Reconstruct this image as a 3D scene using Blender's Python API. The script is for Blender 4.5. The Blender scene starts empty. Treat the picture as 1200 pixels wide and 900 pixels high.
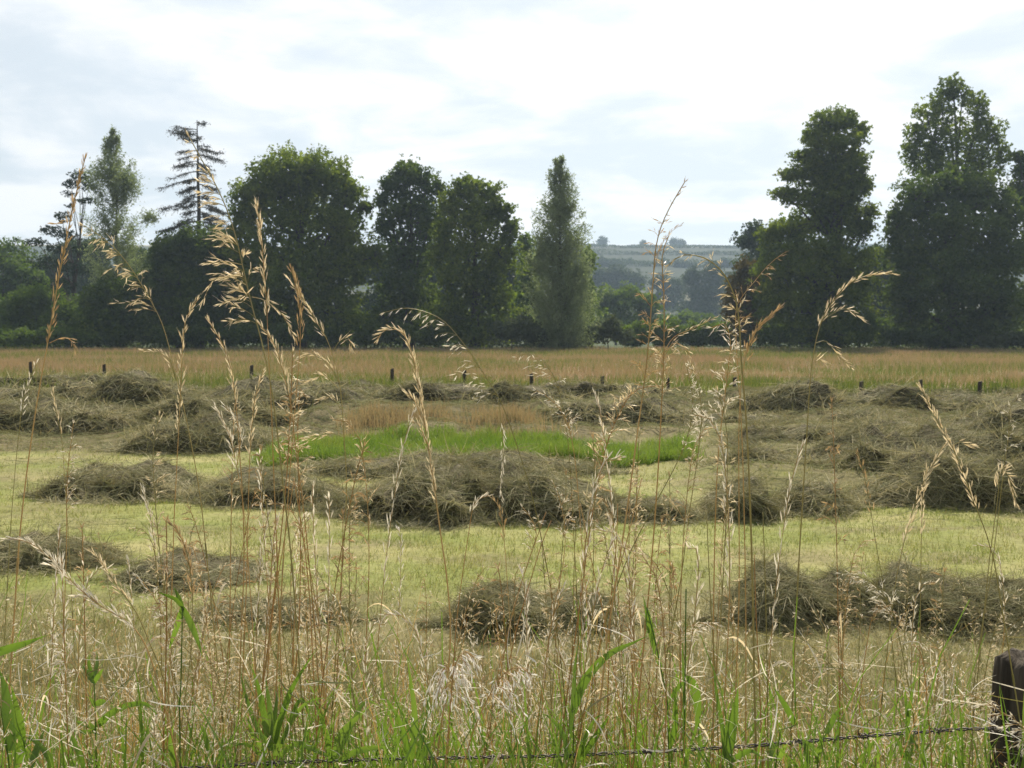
import bpy, math, random
import numpy as np
from mathutils import Vector

random.seed(7)
RNG = np.random.default_rng(11)
sc = bpy.context.scene
COL = sc.collection
F = 1178.0                      # focal length in photo pixels (1200 wide)
EYE = 2.0
PITCH = math.atan((450 - 385) / F)
R = math.radians

# ------------------------------------------------------------------ camera maths
def at(u, v, D):
    """world point seen at photo pixel (u, v) at ground distance D in front of the camera"""
    cx = (u - 600) / F
    cy = -(v - 450) / F
    dy = math.cos(PITCH) + cy * math.sin(PITCH)
    dz = -math.sin(PITCH) + cy * math.cos(PITCH)
    return np.array([cx / dy * D, D, EYE + dz / dy * D])

def dist(v):
    return EYE * F / (v - 385.0)

# ------------------------------------------------------------------ noise
def _hash(ix, iy, seed):
    h = (ix.astype(np.int64) * 374761393 + iy.astype(np.int64) * 668265263 + seed * 974634533) & 0xFFFFFFFF
    h = ((h ^ (h >> 13)) * 1274126177) & 0xFFFFFFFF
    h = h ^ (h >> 16)
    return (h & 0xFFFFFF) / float(0xFFFFFF)

def vnoise(x, y, seed=0):
    x = np.asarray(x, float); y = np.asarray(y, float)
    ix = np.floor(x); iy = np.floor(y)
    fx = x - ix; fy = y - iy
    fx = fx * fx * (3 - 2 * fx); fy = fy * fy * (3 - 2 * fy)
    a = _hash(ix, iy, seed); b = _hash(ix + 1, iy, seed)
    c = _hash(ix, iy + 1, seed); d = _hash(ix + 1, iy + 1, seed)
    return (a * (1 - fx) + b * fx) * (1 - fy) + (c * (1 - fx) + d * fx) * fy

def fbm(x, y, seed=0, octs=4):
    s = 0; a = 0.5; t = 0
    for k in range(octs):
        s = s + a * vnoise(np.asarray(x) * 2 ** k, np.asarray(y) * 2 ** k, seed + k * 17)
        t += a; a *= 0.5
    return s / t

def sstep(a, b, x):
    t = np.clip((np.asarray(x, float) - a) / (b - a), 0, 1)
    return t * t * (3 - 2 * t)

# ------------------------------------------------------------------ ground height
def ground_z(x, y):
    x = np.asarray(x, float); y = np.asarray(y, float)
    z = 0.28 * (1 - sstep(2.6, 4.4, y))
    near = sstep(3.5, 6, y) * (1 - sstep(60, 110, y))
    z = z + near * 0.10 * (fbm(x * 0.35, y * 0.5, 3, 3) - 0.5)
    raft = sstep(16.5, 18.5, y) * (1 - sstep(29, 32, y))
    raft = np.maximum(raft, sstep(1.4, 3.2, x - (y - 12) * .12) * sstep(11.5, 13.5, y) * (1 - sstep(29, 32, y)))
    z = z + raft * .30 * sstep(.36, .72, fbm(x * .75, y * .62, 71, 4))
    z = z - 2.5 * sstep(115, 200, y)
    rise = sstep(200, 880, y)
    z = z + rise * (71.5 + 1.0 * (fbm(x * 0.006 + 40, y * 0.002, 5, 2) - 0.5) - 0.004 * (x - 130))
    z = z - 0.02 * np.clip(y - 930, 0, None)
    return z

def gz(x, y):
    return float(ground_z(np.array([x]), np.array([y]))[0])

# ------------------------------------------------------------------ mesh accumulation
class MB:
    def __init__(self):
        self.v = []; self.q = []; self.t = []; self.qm = []; self.tm = []; self.qr = []; self.tr = []; self.n = 0
    def add(self, verts, quads=None, tris=None, mat=0, rnd=None):
        verts = np.asarray(verts, np.float32).reshape(-1, 3)
        if quads is not None and len(quads):
            quads = np.asarray(quads, np.int64).reshape(-1, 4) + self.n
            self.q.append(quads); self.qm.append(np.full(len(quads), mat, np.int32))
            r = RNG.random(len(quads)) if rnd is None else np.broadcast_to(np.asarray(rnd, float), (len(quads),))
            self.qr.append(r)
        if tris is not None and len(tris):
            tris = np.asarray(tris, np.int64).reshape(-1, 3) + self.n
            self.t.append(tris); self.tm.append(np.full(len(tris), mat, np.int32))
            r = RNG.random(len(tris)) if rnd is None else np.broadcast_to(np.asarray(rnd, float), (len(tris),))
            self.tr.append(r)
        self.v.append(verts); self.n += len(verts)
    def mesh(self, name, mats, smooth=False):
        me = bpy.data.meshes.new(name)
        V = np.concatenate(self.v) if self.v else np.zeros((0, 3), np.float32)
        nq = sum(len(a) for a in self.q); nt = sum(len(a) for a in self.t)
        parts = []
        if nq: parts.append(np.concatenate(self.q).ravel())
        if nt: parts.append(np.concatenate(self.t).ravel())
        L = np.concatenate(parts) if parts else np.zeros(0, np.int64)
        me.vertices.add(len(V)); me.vertices.foreach_set('co', V.ravel())
        me.loops.add(len(L)); me.loops.foreach_set('vertex_index', L.astype(np.int32))
        me.polygons.add(nq + nt)
        starts = np.concatenate([np.arange(nq) * 4, nq * 4 + np.arange(nt) * 3]).astype(np.int32)
        me.polygons.foreach_set('loop_start', starts)
        me.update(calc_edges=True)
        mi = np.concatenate([a for a in self.qm] + [a for a in self.tm]) if nq + nt else np.zeros(0, np.int32)
        me.polygons.foreach_set('material_index', mi)
        me.polygons.foreach_set('use_smooth', np.full(nq + nt, smooth))
        at_ = me.attributes.new('rnd', 'FLOAT', 'FACE')
        at_.data.foreach_set('value', np.concatenate(self.qr + self.tr).astype(np.float32))
        for m in (mats if isinstance(mats, (list, tuple)) else [mats]):
            me.materials.append(m)
        me.update()
        return me
    def build(self, name, mats, parent=None, smooth=False):
        o = bpy.data.objects.new(name, self.mesh(name, mats, smooth))
        COL.objects.link(o)
        if parent is not None:
            o.parent = parent
            o.location = -np.array(parent.location)
        return o

def ribbons(mb, P, W, side, mat=0, rnd=None):
    """P (N,K,3) centre lines, W (N,K) full widths, side (N,3) or (N,K,3)"""
    P = np.asarray(P, float); N, K, _ = P.shape
    if N == 0: return
    side = np.asarray(side, float)
    if side.ndim == 2: side = side[:, None, :]
    off = side * (np.asarray(W, float)[..., None] * 0.5)
    A = P - off; B = P + off
    V = np.stack([A, B], 2).reshape(N, K * 2, 3)
    base = (np.arange(N) * K * 2)[:, None]
    k = np.arange(K - 1)[None, :] * 2
    q = np.stack([base + k, base + k + 1, base + k + 3, base + k + 2], -1)
    if rnd is None: rnd = RNG.random(N)
    rr = np.repeat(np.broadcast_to(rnd, (N,)), K - 1)
    mb.add(V.reshape(-1, 3), quads=q.reshape(-1, 4), mat=mat, rnd=rr)

def unit(a):
    a = np.asarray(a, float)
    return a / np.maximum(np.linalg.norm(a, axis=-1, keepdims=True), 1e-9)

def rand_dirs(n):
    return unit(RNG.normal(size=(n, 3)))

def leaves(mb, C, size, ratio=0.6, mat=0, rnd=None, updir=0.0):
    C = np.asarray(C, float); n = len(C)
    if n == 0: return
    a = rand_dirs(n)
    b = rand_dirs(n)
    b = unit(b - a * np.sum(a * b, 1, keepdims=True))
    s = np.asarray(size, float).reshape(-1, 1) * np.ones((n, 1))
    A = a * s * 0.5; B = b * s * 0.5 * ratio
    V = np.stack([C - A, C + B, C + A, C - B], 1).reshape(-1, 3)
    q = np.arange(n * 4).reshape(-1, 4)
    mb.add(V, quads=q, mat=mat, rnd=rnd)

def tube(mb, pts, rad, sides=6, mat=0, rnd=None, cap=True):
    pts = np.asarray(pts, float); K = len(pts)
    rad = np.broadcast_to(np.asarray(rad, float), (K,))
    T = unit(np.gradient(pts, axis=0))
    ref = np.array([0.31, 0.17, 0.93]) if abs(T[0][2]) < 0.9 else np.array([0.93, 0.31, 0.17])
    U = unit(np.cross(T, ref)); W = np.cross(T, U)
    ang = np.arange(sides) / sides * 2 * math.pi
    ring = U[:, None, :] * np.cos(ang)[None, :, None] + W[:, None, :] * np.sin(ang)[None, :, None]
    V = pts[:, None, :] + ring * rad[:, None, None]
    V = V.reshape(-1, 3)
    q = []
    for k in range(K - 1):
        for s in range(sides):
            s2 = (s + 1) % sides
            q.append((k * sides + s, k * sides + s2, (k + 1) * sides + s2, (k + 1) * sides + s))
    tris = None
    if cap:
        V = np.concatenate([V, pts[-1:]])
        c = len(V) - 1
        tris = [((K - 1) * sides + s, (K - 1) * sides + (s + 1) % sides, c) for s in range(sides)]
    r = RNG.random() if rnd is None else rnd
    mb.add(V, quads=q, tris=tris, mat=mat, rnd=r)

def spline(pts, n):
    """Catmull-Rom resample of (K,3) to n points"""
    P = np.asarray(pts, float)
    if len(P) == 2:
        t = np.linspace(0, 1, n)[:, None]
        return P[0] * (1 - t) + P[1] * t
    d = np.concatenate([[0], np.cumsum(np.linalg.norm(np.diff(P, axis=0), axis=1))])
    Q = np.concatenate([[2 * P[0] - P[1]], P, [2 * P[-1] - P[-2]]])
    ts = np.linspace(0, d[-1], n)
    out = []
    for t in ts:
        k = min(max(np.searchsorted(d, t, 'right') - 1, 0), len(P) - 2)
        f = (t - d[k]) / max(d[k + 1] - d[k], 1e-9)
        p0, p1, p2, p3 = Q[k], Q[k + 1], Q[k + 2], Q[k + 3]
        out.append(0.5 * ((2 * p1) + (-p0 + p2) * f + (2 * p0 - 5 * p1 + 4 * p2 - p3) * f * f + (-p0 + 3 * p1 - 3 * p2 + p3) * f ** 3))
    return np.array(out)

# ------------------------------------------------------------------ tagging
def tag(o, label=None, cat=None, group=None, kind=None):
    if label: o['label'] = label
    if cat: o['category'] = cat
    if group: o['group'] = group
    if kind: o['kind'] = kind
    return o

def empty(name, loc, label, cat, group=None):
    o = bpy.data.objects.new(name, None)
    o.location = [float(c) for c in loc]
    o.empty_display_size = 0.2
    COL.objects.link(o)
    return tag(o, label, cat, group)

# ------------------------------------------------------------------ materials
def new_mat(name):
    m = bpy.data.materials.new(name); m.use_nodes = True
    nt = m.node_tree
    for n in list(nt.nodes): nt.nodes.remove(n)
    out = nt.nodes.new('ShaderNodeOutputMaterial')
    return m, nt, out

def ramp(nt, cols):
    r = nt.nodes.new('ShaderNodeValToRGB')
    el = r.color_ramp.elements
    while len(el) < len(cols): el.new(0.5)
    for i, c in enumerate(cols):
        el[i].position = i / (len(cols) - 1)
        el[i].color = (c[0], c[1], c[2], 1)
    return r

def leafy(name, cols, trans=0.4, tint=(1.15, 1.2, 0.6), rough=0.6, spec=0.08, noise=None):
    """thin vegetation: reflected plus transmitted light, colour varied per blade"""
    m, nt, out = new_mat(name)
    a = nt.nodes.new('ShaderNodeAttribute'); a.attribute_name = 'rnd'
    r = ramp(nt, cols)
    if noise:
        g = nt.nodes.new('ShaderNodeNewGeometry')
        nz = nt.nodes.new('ShaderNodeTexNoise'); nz.inputs['Scale'].default_value = noise; nz.inputs['Detail'].default_value = 2
        nt.links.new(g.outputs['Position'], nz.inputs['Vector'])
        mr = nt.nodes.new('ShaderNodeMapRange'); mr.inputs[1].default_value = 0.3; mr.inputs[2].default_value = 0.7
        nt.links.new(nz.outputs['Fac'], mr.inputs[0])
        mx = nt.nodes.new('ShaderNodeMath'); mx.operation = 'MULTIPLY_ADD'
        mx.inputs[1].default_value = 0.5
        hf = nt.nodes.new('ShaderNodeMath'); hf.operation = 'MULTIPLY'; hf.inputs[1].default_value = 0.5
        nt.links.new(mr.outputs[0], hf.inputs[0])
        nt.links.new(a.outputs['Fac'], mx.inputs[0]); nt.links.new(hf.outputs[0], mx.inputs[2])
        nt.links.new(mx.outputs[0], r.inputs[0])
    else:
        nt.links.new(a.outputs['Fac'], r.inputs[0])
    p = nt.nodes.new('ShaderNodeBsdfPrincipled')
    p.inputs['Roughness'].default_value = rough
    p.inputs['Specular IOR Level'].default_value = spec
    nt.links.new(r.outputs[0], p.inputs['Base Color'])
    t = nt.nodes.new('ShaderNodeBsdfTranslucent')
    mc = nt.nodes.new('ShaderNodeMix'); mc.data_type = 'RGBA'; mc.blend_type = 'MULTIPLY'; mc.inputs[0].default_value = 1
    nt.links.new(r.outputs[0], mc.inputs[6]); mc.inputs[7].default_value = (*tint, 1)
    nt.links.new(mc.outputs[2], t.inputs['Color'])
    ms = nt.nodes.new('ShaderNodeMixShader'); ms.inputs[0].default_value = trans
    nt.links.new(p.outputs[0], ms.inputs[1]); nt.links.new(t.outputs[0], ms.inputs[2])
    nt.links.new(ms.outputs[0], out.inputs[0])
    return m

def solid(name, cols, scale=20, rough=0.85, bump=0.3, stretch=(1, 1, 1), detail=6, spec=0.2):
    m, nt, out = new_mat(name)
    g = nt.nodes.new('ShaderNodeTexCoord')
    mp = nt.nodes.new('ShaderNodeMapping'); mp.inputs['Scale'].default_value = stretch
    nt.links.new(g.outputs['Object'], mp.inputs['Vector'])
    nz = nt.nodes.new('ShaderNodeTexNoise'); nz.inputs['Scale'].default_value = scale; nz.inputs['Detail'].default_value = detail
    nt.links.new(mp.outputs[0], nz.inputs['Vector'])
    mr = nt.nodes.new('ShaderNodeMapRange'); mr.inputs[1].default_value = 0.3; mr.inputs[2].default_value = 0.7
    nt.links.new(nz.outputs['Fac'], mr.inputs[0])
    r = ramp(nt, cols); nt.links.new(mr.outputs[0], r.inputs[0])
    p = nt.nodes.new('ShaderNodeBsdfPrincipled'); p.inputs['Roughness'].default_value = rough
    p.inputs['Specular IOR Level'].default_value = spec
    nt.links.new(r.outputs[0], p.inputs['Base Color'])
    b = nt.nodes.new('ShaderNodeBump'); b.inputs['Strength'].default_value = bump; b.inputs['Distance'].default_value = 0.02
    nt.links.new(nz.outputs['Fac'], b.inputs['Height']); nt.links.new(b.outputs[0], p.inputs['Normal'])
    nt.links.new(p.outputs[0], out.inputs[0])
    return m

M = {}
GT = (1.15, 1.18, 0.42)
M['oak'] = leafy('oak_leaves', [(.050, .078, .018), (.105, .148, .030), (.19, .235, .048)], .55, GT, noise=.35)
M['dark'] = leafy('dark_leaves', [(.034, .058, .020), (.066, .102, .028), (.125, .168, .042)], .52, GT, noise=.35)
M['mid'] = leafy('green_leaves', [(.05, .085, .026), (.09, .14, .035), (.14, .20, .052)], .52, GT, noise=.35)
M['silver'] = leafy('silver_leaves', [(.14, .18, .09), (.20, .245, .13), (.27, .31, .18)], .52, (1.0, 1.05, .7), noise=.5)
M['greyshrub'] = leafy('grey_green_leaves', [(.055, .072, .038), (.08, .10, .055), (.11, .135, .078)], .42, (1.0, 1.05, .7), noise=.5)
M['pine'] = leafy('pine_needles', [(.016, .032, .018), (.026, .045, .022), (.036, .058, .026)], .2, GT)
M['rusty'] = leafy('rusty_leaves', [(.06, .055, .02), (.085, .07, .025), (.10, .09, .03)], .4, (1.1, 1, .5))
M['bare'] = leafy('bare_twigs', [(.055, .050, .040), (.075, .068, .052), (.06, .065, .045)], .1, (1, 1, 1))
M['far'] = leafy('far_leaves', [(.030, .050, .022), (.045, .070, .028), (.06, .09, .035)], .35, GT)
M['bark'] = solid('bark', [(.035, .030, .024), (.075, .062, .048)], 3, .9, .5, (1, 1, .25))
M['straw'] = leafy('seed_husk', [(.52, .44, .30), (.66, .58, .43), (.78, .71, .57)], .48, (1.05, .97, .8), .4, .5)
M['white_husk'] = leafy('bleached_husk', [(.64, .58, .48), (.74, .69, .60), (.82, .78, .70)], .46, (1, .98, .9), .4, .5)
M['silk'] = leafy('silky_husk', [(.78, .75, .70), (.84, .82, .78), (.88, .86, .83)], .5, (1, .99, .96), .35, .5)
M['brown_husk'] = leafy('brown_husk', [(.30, .22, .125), (.42, .32, .19), (.54, .43, .28)], .4, (1.1, .95, .7), .45, .4)
M['stem_gold'] = leafy('golden_stem', [(.44, .29, .115), (.53, .37, .155), (.58, .44, .21)], .3, (1.1, .9, .5), .4, .5)
M['stem_olive'] = leafy('olive_stem', [(.26, .24, .08), (.35, .31, .12), (.42, .35, .15)], .3, (1.1, 1, .5), .4, .5)
M['stem_rust'] = leafy('rust_stem', [(.42, .25, .09), (.50, .31, .12), (.53, .37, .16)], .3, (1.1, .85, .5), .4, .5)
M['blade'] = leafy('green_blade', [(.09, .155, .034), (.125, .205, .044), (.175, .25, .07)], .48, (1.15, 1.2, .5), .4, .35, noise=9)
M['mown'] = leafy('mown_blades', [(.25, .245, .095), (.15, .195, .055), (.22, .25, .075), (.34, .31, .155), (.18, .23, .065)], .42, (1.12, 1.12, .7), .5, .3, noise=.8)
M['thatch'] = leafy('dry_thatch', [(.165, .14, .072), (.24, .205, .108), (.14, .17, .055), (.31, .27, .155), (.20, .20, .088)], .4, (1.08, 1.0, .75), .5, .3, noise=1.0)
M['lush'] = leafy('lush_blades', [(.085, .150, .032), (.125, .20, .042), (.18, .245, .064), (.26, .26, .12)], .46, (1.15, 1.2, .5), .45, .4, noise=1.2)
M['meadow'] = leafy('meadow_heads', [(.25, .19, .125), (.29, .225, .15), (.23, .21, .115), (.33, .265, .185)], .45, (1.1, .95, .7), .6, .2, noise=.12)
M['russet'] = leafy('russet_grass', [(.26, .205, .12), (.31, .26, .16), (.25, .235, .13)], .45, (1.1, .95, .7), .6, .2)
M['weed'] = leafy('fence_weeds', [(.09, .12, .04), (.13, .16, .055), (.17, .18, .07)], .4, (1.1, 1.15, .5))
M['hay'] = leafy('hay_strands', [(.12, .11, .06), (.25, .225, .13), (.17, .18, .088), (.50, .45, .30), (.22, .205, .115)], .28, (1.05, 1, .8), .8, .08, noise=1.3)
M['loose'] = leafy('loose_strands', [(.15, .14, .075), (.20, .185, .105), (.16, .18, .08), (.24, .22, .13)], .3, (1.05, 1, .8), .9, .03, noise=.8)
M['hay_core'] = solid('hay_core', [(.05, .043, .026), (.12, .105, .06)], 9, .95, 1.0, (1, 2, 3))
M['post'] = solid('weathered_post', [(.022, .018, .014), (.06, .05, .040), (.12, .105, .085)], 30, .9, 1.0, (1, 1, .05), 9)
M['far_post'] = solid('grey_post', [(.04, .032, .026), (.07, .06, .05)], 8, .9, .4, (1, 1, .2))
def metal():
    m, nt, out = new_mat('weathered_wire')
    p = nt.nodes.new('ShaderNodeBsdfPrincipled')
    g = nt.nodes.new('ShaderNodeTexCoord')
    nz = nt.nodes.new('ShaderNodeTexNoise'); nz.inputs['Scale'].default_value = 60
    nt.links.new(g.outputs['Object'], nz.inputs['Vector'])
    r = ramp(nt, [(.05, .042, .038), (.12, .11, .105)]); nt.links.new(nz.outputs['Fac'], r.inputs[0])
    nt.links.new(r.outputs[0], p.inputs['Base Color'])
    p.inputs['Metallic'].default_value = .55; p.inputs['Roughness'].default_value = .55
    nt.links.new(p.outputs[0], out.inputs[0]); return m
M['wire'] = metal()

# ------------------------------------------------------------------ sun, sky, camera
SUN_EL, SUN_AZ = R(47), R(14)
sun_dir = Vector((math.sin(SUN_AZ) * math.cos(SUN_EL), math.cos(SUN_AZ) * math.cos(SUN_EL), math.sin(SUN_EL)))
def make_world():
    w = bpy.data.worlds.new('World'); sc.world = w; w.use_nodes = True
    nt = w.node_tree
    for n in list(nt.nodes): nt.nodes.remove(n)
    N = nt.nodes.new; L = nt.links.new
    out = N('ShaderNodeOutputWorld')
    sky = N('ShaderNodeTexSky'); sky.sky_type = 'NISHITA'; sky.sun_disc = False
    sky.sun_elevation = SUN_EL; sky.sun_rotation = SUN_AZ; sky.air_density = 1.0; sky.dust_density = 1.5
    bg1 = N('ShaderNodeBackground'); bg1.inputs[1].default_value = 0.12
    L(sky.outputs[0], bg1.inputs[0])
    tc = N('ShaderNodeTexCoord')
    sep = N('ShaderNodeSeparateXYZ'); L(tc.outputs['Generated'], sep.inputs[0])
    def math_(op, a, b=None, c=None):
        n = N('ShaderNodeMath'); n.operation = op
        for i, k in enumerate((a, b, c)):
            if k is None: continue
            if isinstance(k, (int, float)): n.inputs[i].default_value = k
            else: L(k, n.inputs[i])
        return n.outputs[0]
    zz = math_('ADD', math_('MAXIMUM', sep.outputs[2], 0.0), 0.16)
    px = math_('DIVIDE', sep.outputs[0], zz); py = math_('DIVIDE', sep.outputs[1], zz)
    cmb = N('ShaderNodeCombineXYZ'); L(px, cmb.inputs[0]); L(py, cmb.inputs[1])
    def noise(scale, detail, off, rough=.55):
        mp = N('ShaderNodeMapping'); mp.inputs['Location'].default_value = off
        mp.inputs['Scale'].default_value = (1, 1, 1)
        L(cmb.outputs[0], mp.inputs['Vector'])
        n = N('ShaderNodeTexNoise'); n.inputs['Scale'].default_value = scale
        n.inputs['Detail'].default_value = detail; n.inputs['Roughness'].default_value = rough
        n.inputs['Distortion'].default_value = .5
        L(mp.outputs[0], n.inputs['Vector']); return n.outputs['Fac']
    n1 = noise(1.15, 7, (2.3, 1.7, 0)); n2 = noise(3.4, 6, (7.1, 3.1, 0))
    dens = math_('ADD', math_('MULTIPLY', n1, .7), math_('MULTIPLY', n2, .3))
    mr = N('ShaderNodeMapRange'); mr.interpolation_type = 'SMOOTHSTEP'
    mr.inputs[1].default_value = .43; mr.inputs[2].default_value = .59
    L(dens, mr.inputs[0])
    # forward scattering: cloud is brighter towards the sun
    dp = N('ShaderNodeVectorMath'); dp.operation = 'DOT_PRODUCT'
    L(tc.outputs['Generated'], dp.inputs[0]); dp.inputs[1].default_value = sun_dir
    fwd = N('ShaderNodeMapRange'); fwd.interpolation_type = 'SMOOTHSTEP'
    fwd.inputs[1].default_value = -.1; fwd.inputs[2].default_value = .95; fwd.inputs[3].default_value = .42; fwd.inputs[4].default_value = .80
    L(dp.outputs['Value'], fwd.inputs[0])
    cc = N('ShaderNodeMix'); cc.data_type = 'RGBA'
    cc.inputs[6].default_value = (.69, .75, .795, 1); cc.inputs[7].default_value = (1.0, 1.0, 1.0, 1)
    L(mr.outputs[0], cc.inputs[0])
    bg2 = N('ShaderNodeBackground'); L(cc.outputs[2], bg2.inputs[0]); L(fwd.outputs[0], bg2.inputs[1])
    # thin veil everywhere, thicker cloud in the noise
    cov = N('ShaderNodeMapRange'); cov.inputs[1].default_value = 0; cov.inputs[2].default_value = 1
    cov.inputs[3].default_value = .90; cov.inputs[4].default_value = .97
    L(mr.outputs[0], cov.inputs[0])
    mx = N('ShaderNodeMixShader'); L(cov.outputs[0], mx.inputs[0]); L(bg1.outputs[0], mx.inputs[1]); L(bg2.outputs[0], mx.inputs[2])
    L(mx.outputs[0], out.inputs[0])
make_world()

ld = bpy.data.lights.new('sun', 'SUN'); ld.energy = 5.0; ld.angle = R(.55); ld.color = (1, .90, .73)
so = bpy.data.objects.new('sun', ld); COL.objects.link(so)
so.rotation_euler = sun_dir.to_track_quat('Z', 'Y').to_euler(); so.location = (0, 0, 60)

cd = bpy.data.cameras.new('camera'); cam = bpy.data.objects.new('camera', cd); COL.objects.link(cam)
cam.location = (0, 0, EYE); cam.rotation_euler = (math.pi / 2 - PITCH, 0, 0)
cd.sensor_width = 36; cd.lens = F / 1200 * 36; cd.clip_start = .05; cd.clip_end = 6000
cd.dof.use_dof = True; cd.dof.focus_distance = 2.6; cd.dof.aperture_fstop = 11
sc.camera = cam
sc.view_settings.view_transform = 'Standard'; sc.view_settings.look = 'None'
sc.view_settings.exposure = .52; sc.view_settings.gamma = 1; sc.view_settings.use_curve_mapping = False
sc.cycles.max_bounces = 8; sc.cycles.diffuse_bounces = 4; sc.cycles.transmission_bounces = 6
sc.cycles.volume_bounces = 1; sc.cycles.transparent_max_bounces = 8
sc.cycles.use_denoising = True; sc.cycles.denoiser = 'OPENIMAGEDENOISE'; sc.cycles.denoising_input_passes = 'RGB_ALBEDO_NORMAL'; sc.cycles.denoising_prefilter = 'NONE'
sc.cycles.sample_clamp_indirect = 6

# ------------------------------------------------------------------ ground
def zone_colour(x, y):
    """the sward itself: mown aftermath, dry thatch, hay litter, red meadow, far fields"""
    n1 = fbm(x * .5, y * .5, 31, 4); n2 = fbm(x * 1.7, y * 2.2, 47, 3); n3 = fbm(x * .12, y * .3, 77, 3)
    G = np.array([.18, .20, .062]); G2 = np.array([.245, .245, .10]); T = np.array([.165, .145, .076])
    H = np.array([.145, .125, .07]); RM = np.array([.23, .165, .11]); GM = np.array([.17, .17, .065])
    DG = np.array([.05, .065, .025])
    def mix(a, b, t): return a * (1 - t[..., None]) + b * t[..., None]
    c = mix(np.broadcast_to(G, x.shape + (3,)), G2, sstep(.4, .65, n2))
    c = mix(c, c * np.array([1.12, 1.05, 1.15]), sstep(.2, .8, np.sin((y + .05 * x + .25 * n1) * 2 * math.pi / 2.1)))
    c = mix(c, T, .75 * sstep(.60, .75, fbm(x * .9, y * 1.5, 88, 4)))
    t = 1 - sstep(6.6, 8.2, y + (n1 - .5) * 2.2)
    c = mix(c, T, .85 * t)
    hay = sstep(16.2, 17.6, y + (n1 - .5) * 2.5) * (1 - sstep(29, 32, y))
    right = sstep(1.2, 3.0, x - (y - 12) * .12) * sstep(11, 13, y) * (1 - sstep(29, 32, y))
    c = mix(c, H, np.clip(np.maximum(hay, right * .8), 0, 1) * sstep(.25, .55, n2 + .15))
    litter = sstep(.5, .62, fbm(x * .8 + 9, y * 1.1, 91, 3)) * sstep(8.5, 10, y) * .45
    c = mix(c, H * 1.4, litter * (1 - sstep(17, 19, y)))
    md = sstep(31, 36, y + (n1 - .5) * 5)
    mc = mix(np.broadcast_to(RM, x.shape + (3,)), GM, sstep(.45, .62, n3) * .8)
    c = mix(c, mc, md)
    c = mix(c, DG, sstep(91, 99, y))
    # far hillside: hedged fields
    fx = np.floor((x + 30 * np.sin(y * .004)) / 210.); fy = np.floor((y + .06 * x) / 55.)
    h = _hash(fx, fy, 5)
    fld = np.stack([.028 + .05 * (h > .75), .040 + .04 * (h > .75), .026 + .02 * (h > .75)], -1)
    pale = np.exp(-((y - 762 - .02 * x) / 16.) ** 2)
    fld = mix(fld, np.array([.34, .30, .21]), pale)
    c = mix(c, fld, sstep(300, 360, y))
    return c

def make_ground():
    ys = np.unique(np.concatenate([np.linspace(-60, 2, 14), np.linspace(2, 14, 130), np.linspace(14, 40, 120),
                                   np.linspace(40, 120, 70), np.geomspace(120, 1400, 70)]))
    a = np.sinh(np.linspace(-6.2, 6.2, 261)); xs = a / a.max() * 1100
    X, Y = np.meshgrid(xs, ys)
    Z = ground_z(X, Y) + np.where(Y < 60, .018 * (vnoise(X * 7, Y * 7, 9) - .5) * 2, 0)
    ny, nx = X.shape
    V = np.stack([X, Y, Z], -1).reshape(-1, 3)
    i = np.arange(ny - 1)[:, None] * nx + np.arange(nx - 1)[None, :]
    q = np.stack([i, i + 1, i + nx + 1, i + nx], -1).reshape(-1, 4)
    m, nt, out = new_mat('field_ground')
    a_ = nt.nodes.new('ShaderNodeAttribute'); a_.attribute_name = 'sward'
    g = nt.nodes.new('ShaderNodeNewGeometry')
    nz = nt.nodes.new('ShaderNodeTexNoise'); nz.inputs['Scale'].default_value = 14; nz.inputs['Detail'].default_value = 7
    nt.links.new(g.outputs['Position'], nz.inputs['Vector'])
    r = ramp(nt, [(.45, .45, .45), (1.0, 1.0, 1.0), (1.35, 1.32, 1.25)])
    nt.links.new(nz.outputs['Fac'], r.inputs[0])
    mx = nt.nodes.new('ShaderNodeMix'); mx.data_type = 'RGBA'; mx.blend_type = 'MULTIPLY'; mx.inputs[0].default_value = 1
    nt.links.new(a_.outputs['Color'], mx.inputs[6]); nt.links.new(r.outputs[0], mx.inputs[7])
    p = nt.nodes.new('ShaderNodeBsdfPrincipled'); p.inputs['Roughness'].default_value = .95; p.inputs['Specular IOR Level'].default_value = .1
    nt.links.new(mx.outputs[2], p.inputs['Base Color'])
    b = nt.nodes.new('ShaderNodeBump'); b.inputs['Strength'].default_value = .6; b.inputs['Distance'].default_value = .03
    nt.links.new(nz.outputs['Fac'], b.inputs['Height']); nt.links.new(b.outputs[0], p.inputs['Normal'])
    nt.links.new(p.outputs[0], out.inputs[0])
    mb = MB(); mb.add(V, quads=q, rnd=0)
    o = mb.build('ground', m, smooth=True)
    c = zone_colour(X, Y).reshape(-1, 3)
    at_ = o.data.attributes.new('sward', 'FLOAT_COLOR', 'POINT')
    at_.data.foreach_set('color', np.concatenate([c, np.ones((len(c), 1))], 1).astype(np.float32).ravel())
    tag(o, 'hay field running back to a meadow and far hills', 'ground', kind='structure')
make_ground()

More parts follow.
